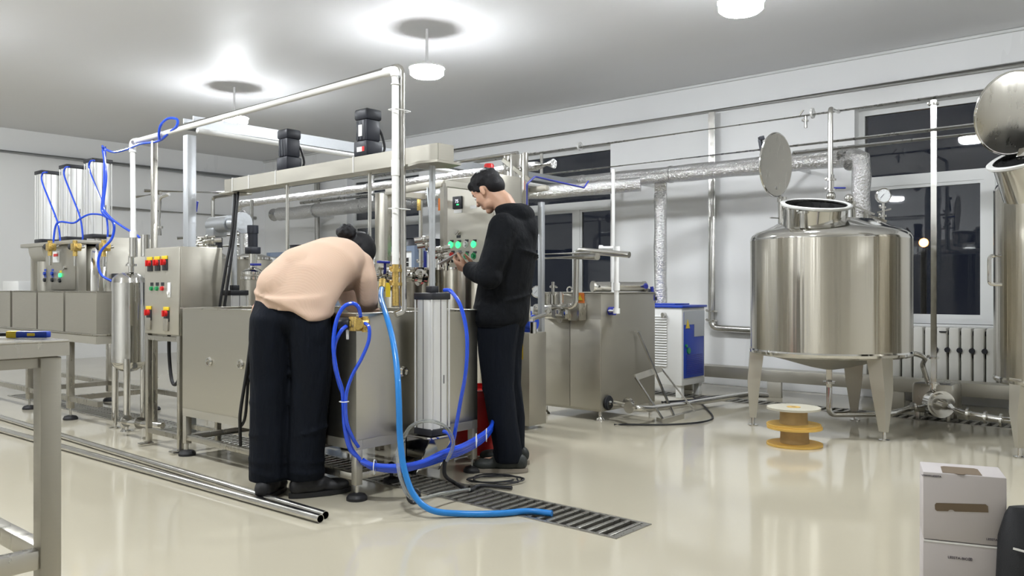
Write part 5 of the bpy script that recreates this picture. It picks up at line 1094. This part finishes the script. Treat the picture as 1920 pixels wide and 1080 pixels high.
# jacket with hood and sleeves
b = MB()
b.loft([((.010, 0, .835), (.158, 0, .0), (0, .205, 0)), ((.005, 0, .87), (.165, 0, 0), (0, .215, 0)), ((-.010, 0, 1.0), (.160, 0, 0), (0, .20, 0)), ((-.045, 0, 1.2), (.155, 0, 0), (0, .212, 0)), ((-.065, 0, 1.33), (.142, 0, 0), (0, .215, 0)), ((-.070, 0, 1.42), (.115, 0, 0), (0, .185, 0)), ((-.06, 0, 1.475), (.088, 0, 0), (0, .12, 0)), ((-.042, 0, 1.505), (.072, 0, .01), (0, .088, 0))], 32)
for k, a in mh.items():
    sh, el, wr = V(*a['sh']), V(*a['el']), V(*a['wr'])
    chain(b, [sh+V(0, -k*.02, -.01), sh.lerp(el, .5)+V(-.01, 0, 0), el, el.lerp(wr, .5)+V(0, 0, -.005), wr.lerp(el, .10)], [.088, .080, .072, .062, .052])
    b.ell(el+V(-.01, 0, -.01), .075)
b.ell((-.110, 0, 1.470), (.090, .125, .075), None, 24); b.ell((-.160, 0, 1.38), (.058, .105, .11), None, 24); b.ell((-.055, 0, 1.505), (.095, .110, .042), None, 24)
for z, x_, t_ in ((.93, .0, .12), (1.02, -.02, -.2), (1.24, -.06, .15)):
    b.ell((x_, 0, z), (.166, .212, .016), None, 28, Matrix.Rotation(t_, 3, 'X'))
jk = obj('jacket', fuse('jacket', b, .010, 7), 'jacket', man)
obj('hem_band', MB().loft([((.010, 0, .828), (.150, 0, 0), (0, .196, 0)), ((.010, 0, .86), (.163, 0, 0), (0, .212, 0))], 32), 'jacket', jk)
b = MB()
for sg in (1, -1):
    ax = -.075 if sg > 0 else -.045
    b.loft([((.0, sg*.085, .95), (.13, 0, 0), (0, .105, 0)), ((.0, sg*.088, .84), (.128, 0, 0), (0, .102, 0)), ((.005, sg*.095, .68), (.110, 0, 0), (0, .088, 0)), ((-.005, sg*.102, .48), (.092, 0, 0), (0, .078, 0)), ((-.035, sg*.108, .28), (.085, 0, 0), (0, .074, 0)), ((ax+.01, sg*.112, .12), (.082, 0, 0), (0, .072, 0)), ((ax+.012, sg*.112, .055), (.084, 0, 0), (0, .074, 0))], 24)
    for z in (.11, .16, .45, .52, .6, .75): b.ell((.0 if z > .4 else ax+.02, sg*.10, z), (.098 if z > .4 else .088, .082 if z > .4 else .077, .014), None, 16, Matrix.Rotation(random.uniform(-.25, .25), 3, 'Y'))
obj('trousers', fuse('trousers', b, .010, 7), 'trousers', man)
def shoe(root, ax, ay, yaw, k=1.0, m='shoe', sm='sole'):
    T = Matrix.Translation((ax, ay, 0)) @ Matrix.Rotation(yaw, 4, 'Z') @ Matrix.Diagonal((k, k, k, 1)); b = MB()
    b.loft([((-.075, 0, .03), (.01, 0, 0), (0, .03, 0)), ((-.075, 0, .031), (.012, 0, 0), (0, .03, 0))], 12, T)
    b.ell((-.045, 0, .055), (.045, .038, .045), T); b.ell((.03, 0, .050), (.09, .043, .045), T); b.ell((.125, 0, .038), (.075, .046, .034), T); b.ell((-.01, 0, .085), (.05, .037, .035), T)
    o = obj('shoe', fuse('shoe', b, .007, 5), m, root)
    poly = []
    for i in range(28):
        a = 2*PI*i/28; x = .058+.150*math.cos(a); y = (.046 if math.cos(a) > 0 else .040)*math.sin(a)*(1 if abs(math.cos(a)) < .9 else .97)
        poly.append(T @ V(x, y, .002))
    obj('sole', MB().prism(poly, (0, 0, .022*k)), sm, o)
    lc = MB()
    for k in range(4): x = .035+k*.022; zz = .098-k*.011; lc.tube([T @ V(x, -.028, zz-.008), T @ V(x+.004, 0, zz), T @ V(x, .028, zz-.008)], .003, 5, 3)
    obj('laces', lc, 'rubber', o)
shoe(man, -.080, .115, .12, 1.08); shoe(man, -.050, -.115, -.1, 1.08)
c0 = at(940, 877, 4.86); man.location = (c0.x, c0.y, 0); man.rotation_euler = (0, 0, ang)
MM = Matrix.Translation((c0.x, c0.y, 0)) @ Matrix.Rotation(ang, 4, 'Z')
pc = V(.295, .060, 1.226)
ph = thing('phone', 'pale smartphone held in both hands by the standing man', 'phone', (0, 0, 0)); ORG[ph.name] = V(0, 0, 0)
TP = Matrix.Translation(pc) @ Matrix.Rotation(math.radians(28), 4, 'Y')
obj('phone_case', MB().box(-.076, .076, -.037, .037, -.005, .003, .003, TP), 'phone', ph)
obj('phone_screen', MB().box(-.070, .070, -.033, .033, .0032, .0042, 0, TP), 'phonescreen', ph)
ph.location = man.location; ph.rotation_euler = (0, 0, ang)

# --- the woman: seen from behind, bending over the tank, right arm down into it
wo = thing('person', 'woman in peach knit sweater and wide black trousers bending over the tank, seen from behind', 'person', (0, 0, 0)); ORG[wo.name] = V(0, 0, 0)
WA = math.radians(40.8)
nk, hc_ = V(.33, -.225, 1.215), V(.43, -.245, 1.245)
shR, shL = V(.195, -.335, 1.150), V(.43, -.10, 1.16)
elR, wrR = V(.225, -.345, .985), V(.265, -.352, .905)
elL, wrL = V(.47, -.20, .98), V(.44, -.28, .89)
HT = Matrix.Translation(hc_) @ Matrix.Rotation(math.radians(-44), 4, 'Z') @ Matrix.Rotation(math.radians(66), 4, 'Y')
b = MB(); head(b, HT, .9)
chain(b, [hc_+V(-.03, .02, .0), nk], [.052, .056])
b.loft([((0, 0, .92), (0, .15, 0), (.10, 0, .02)), ((.03, -.04, 1.06), (0, .14, 0), (.08, 0, -.07)), ((.14, -.13, 1.17), (.03, .14, 0), (.03, -.02, -.10)), ((.26, -.22, 1.20), (.09, .10, 0), (.01, -.01, -.09)), ((.31, -.26, 1.21), (.06, .06, 0), (.01, -.01, -.06))])
chain(b, [shR, elR, wrR], [.042, .034, .024]); chain(b, [shL, elL, wrL], [.042, .034, .024])
hand(b, wrR, (.25, .05, -1), (1, .3, .2), (.2, 1, 0), .35, .9); hand(b, wrL, (-.1, -.3, -1), (-.2, -1, .2), (-1, .3, 0), .35, .9)
fL, fR = V(.005, .118, 0), V(.035, -.062, 0)
chain(b, [(.0, .10, .92), (.01, .115, .5), fL+V(0, 0, .09)], [.10, .055, .036]); chain(b, [(.0, -.10, .92), (.02, -.09, .5), fR+V(0, 0, .09)], [.10, .055, .036])
b.cap(fL+V(0, 0, .05), fL+V(.10, 0, .04), .034, .03); b.cap(fR+V(0, 0, .05), fR+V(.06, -.08, .04), .034, .03)
obj('body', fuse('body', b, .0055, 4), 'skin', wo); face_parts(wo, HT, .9)
b = MB(); s = .9
b.ell((-.012*s, 0, .052*s), (.106*s, .086*s, .086*s), HT, 28); b.ell((-.055*s, 0, .0), (.060*s, .078*s, .085*s), HT, 24)
for sg in (-1, 1): b.ell((.01, sg*.066, .02), (.05, .016, .06), HT, 16)
bun = V(.36, -.205, 1.355)
b.ell(bun, (.052, .050, .042)); b.cap(bun, hc_+V(-.02, .02, .05), .035, .05)
for i in range(46):
    a, h = random.uniform(0, 2*PI), random.uniform(-1, 1); rr = math.sqrt(1-h*h); b.ell(bun+V(.05*rr*math.cos(a), .048*rr*math.sin(a), .04*h), .011, None, 8)
obj('hair', fuse('hair', b, .006, 2), 'hair', wo)
# sweater
b = MB()
b.loft([((-.012, -.020, .965), (.03, .200, .018), (.135, -.02, .03)), ((.0, -.035, 1.02), (.02, .205, .02), (.130, -.02, -.01)),
        ((.045, -.075, 1.10), (.03, .200, .01), (.115, -.03, -.07)), ((.12, -.135, 1.165), (.08, .185, 0), (.07, -.03, -.118)),
        ((.21, -.175, 1.195), (.125, .155, 0), (.03, -.02, -.125)), ((.28, -.21, 1.205), (.14, .135, 0), (.015, -.015, -.112)), ((.325, -.235, 1.21), (.10, .10, 0), (.01, -.01, -.085)), ((.355, -.25, 1.215), (.06, .055, 0), (.005, -.005, -.060))], 36)
chain(b, [V(.22, -.30, 1.165), V(.20, -.335, 1.10), elR, V(.258, -.350, .925)], [.082, .066, .058, .045])
chain(b, [V(.37, -.15, 1.165), V(.44, -.16, 1.08), elL, V(.445, -.27, .92)], [.080, .064, .056, .043])
b.cap((.04, -.03, 1.15), (.16, -.14, 1.215), .11, .10); b.cap((.10, -.12, 1.10), (.22, -.23, 1.12), .09, .09); b.cap((-.01, .06, 1.06), (.06, -.02, 1.15), .110, .11)
b.loft([((-.01, -.02, 1.03), (.02, .205, .0), (.145, -.02, .03)), ((-.012, -.02, 1.00), (.02, .200, .05), (.150, -.02, .03)), ((-.012, -.095, .955), (.02, .120, .04), (.150, -.02, .03)), ((-.01, -.145, .905), (.01, .045, .012), (.140, -.02, .02))], 28)
for i in range(0):
    t_ = random.random(); c = V(.0, -.05, 1.05).lerp(V(.22, -.3, 1.15), t_); b.ell(c+V(-.10, random.uniform(-.08, .08), -.02), (.025, .012, .06), None, 10, Matrix.Rotation(random.uniform(-.5, .5), 3, 'X'))
sw = obj('sweater', fuse('sweater', b, .010, 7), 'knit', wo)
obj('cuff', MB().tube([V(.262, -.351, .918)+V(.046*math.cos(a*PI/10), .046*math.sin(a*PI/10), 0) for a in range(20)], .008, 8, 0, closed=True).tube([V(.258, -.350, .935)+V(.048*math.cos(a*PI/10), .048*math.sin(a*PI/10), 0) for a in range(20)], .007, 8, 0, closed=True), 'knit', sw)
b = MB()
for sg, f in ((1, fL), (-1, fR)):
    b.loft([((.01, sg*.080, 1.0), (.100, 0, 0), (0, .095, 0)), ((-.012, sg*.092, .90), (.138, 0, 0), (0, .106, 0)), ((-.01, sg*.100, .80), (.130, 0, 0), (0, .104, 0)), ((.0, sg*.104, .60), (.110, 0, 0), (0, .098, 0)), (f*.5+V(.0, sg*.052, .40), (.105, 0, 0), (0, .094, 0)), (f*.9+V(0, sg*.008, .2), (.105, 0, 0), (0, .094, 0)), (f+V(.005, 0, .085), (.104, 0, 0), (0, .095, 0))], 28)
    for z in (.13, .19, .33, .5, .62): b.ell(f*(.9 if z < .3 else .5)+V(0, sg*(.01 if z < .3 else .055), z), (.113, .102, .012), None, 16, Matrix.Rotation(random.uniform(-.3, .3), 3, 'X'))
b.ell((-.005, 0, .91), (.130, .165, .10))
obj('trousers', fuse('trousers', b, .010, 7), 'trousers', wo)
shoe(wo, fL.x-.02, fL.y, -.12, 1.05, 'rubber', 'rubber'); shoe(wo, fR.x-.02, fR.y-.02, -1.05, 1.08, 'rubber', 'rubber')
wo.location = (2.43, 3.565, 0); wo.rotation_euler = (0, 0, WA)

# ---------------------------------------------------------------- rails, couplings and the like: each piece its own part
SPLIT = {'coupling', 'nozzle', 'lower_rail', 'rail', 'header_pipe', 'foot_pad', 'apron', 'under_rail', 'shelf_rail', 'tie_rod', 'valve_cap', 'base_frame', 'front_panel', 'end_plate', 'cable_tie', 'end_cap', 'plate', 'post', 'gusset', 'elbow', 'warning_sticker', 'door_frame', 'lid_hinge', 'vent_slot', 'edge_frame', 'eyes', 'iris', 'eyebrows', 'cuff', 'tube_body', 'laces', 'knob', 'housing', 'stem'}
for o in [o for o in S.objects if o.type == 'MESH' and o.parent and o.name.split('.')[0] in SPLIT]:
    if o.data.users > 1: continue
    bm = bmesh.new(); bm.from_mesh(o.data); bm.verts.ensure_lookup_table(); seen = set(); isl = []
    for v in bm.verts:
        if v.index in seen: continue
        st_, cur = [v], []
        seen.add(v.index)
        while st_:
            q = st_.pop(); cur.append(q.index)
            for e in q.link_edges:
                z = e.other_vert(q)
                if z.index not in seen: seen.add(z.index); st_.append(z)
        isl.append(set(cur))
    if len(isl) > 1:
        for k, g in enumerate(isl):
            b2 = bm.copy(); b2.verts.ensure_lookup_table()
            bmesh.ops.delete(b2, geom=[v for v in b2.verts if v.index not in g], context='VERTS')
            if k == 0: keep = b2; continue
            me = bpy.data.meshes.new(o.name.split('.')[0]); b2.to_mesh(me); b2.free()
            for m_ in o.data.materials: me.materials.append(m_)
            n = o.copy(); n.data = me; COL.objects.link(n)
        keep.to_mesh(o.data); keep.free()
    bm.free()
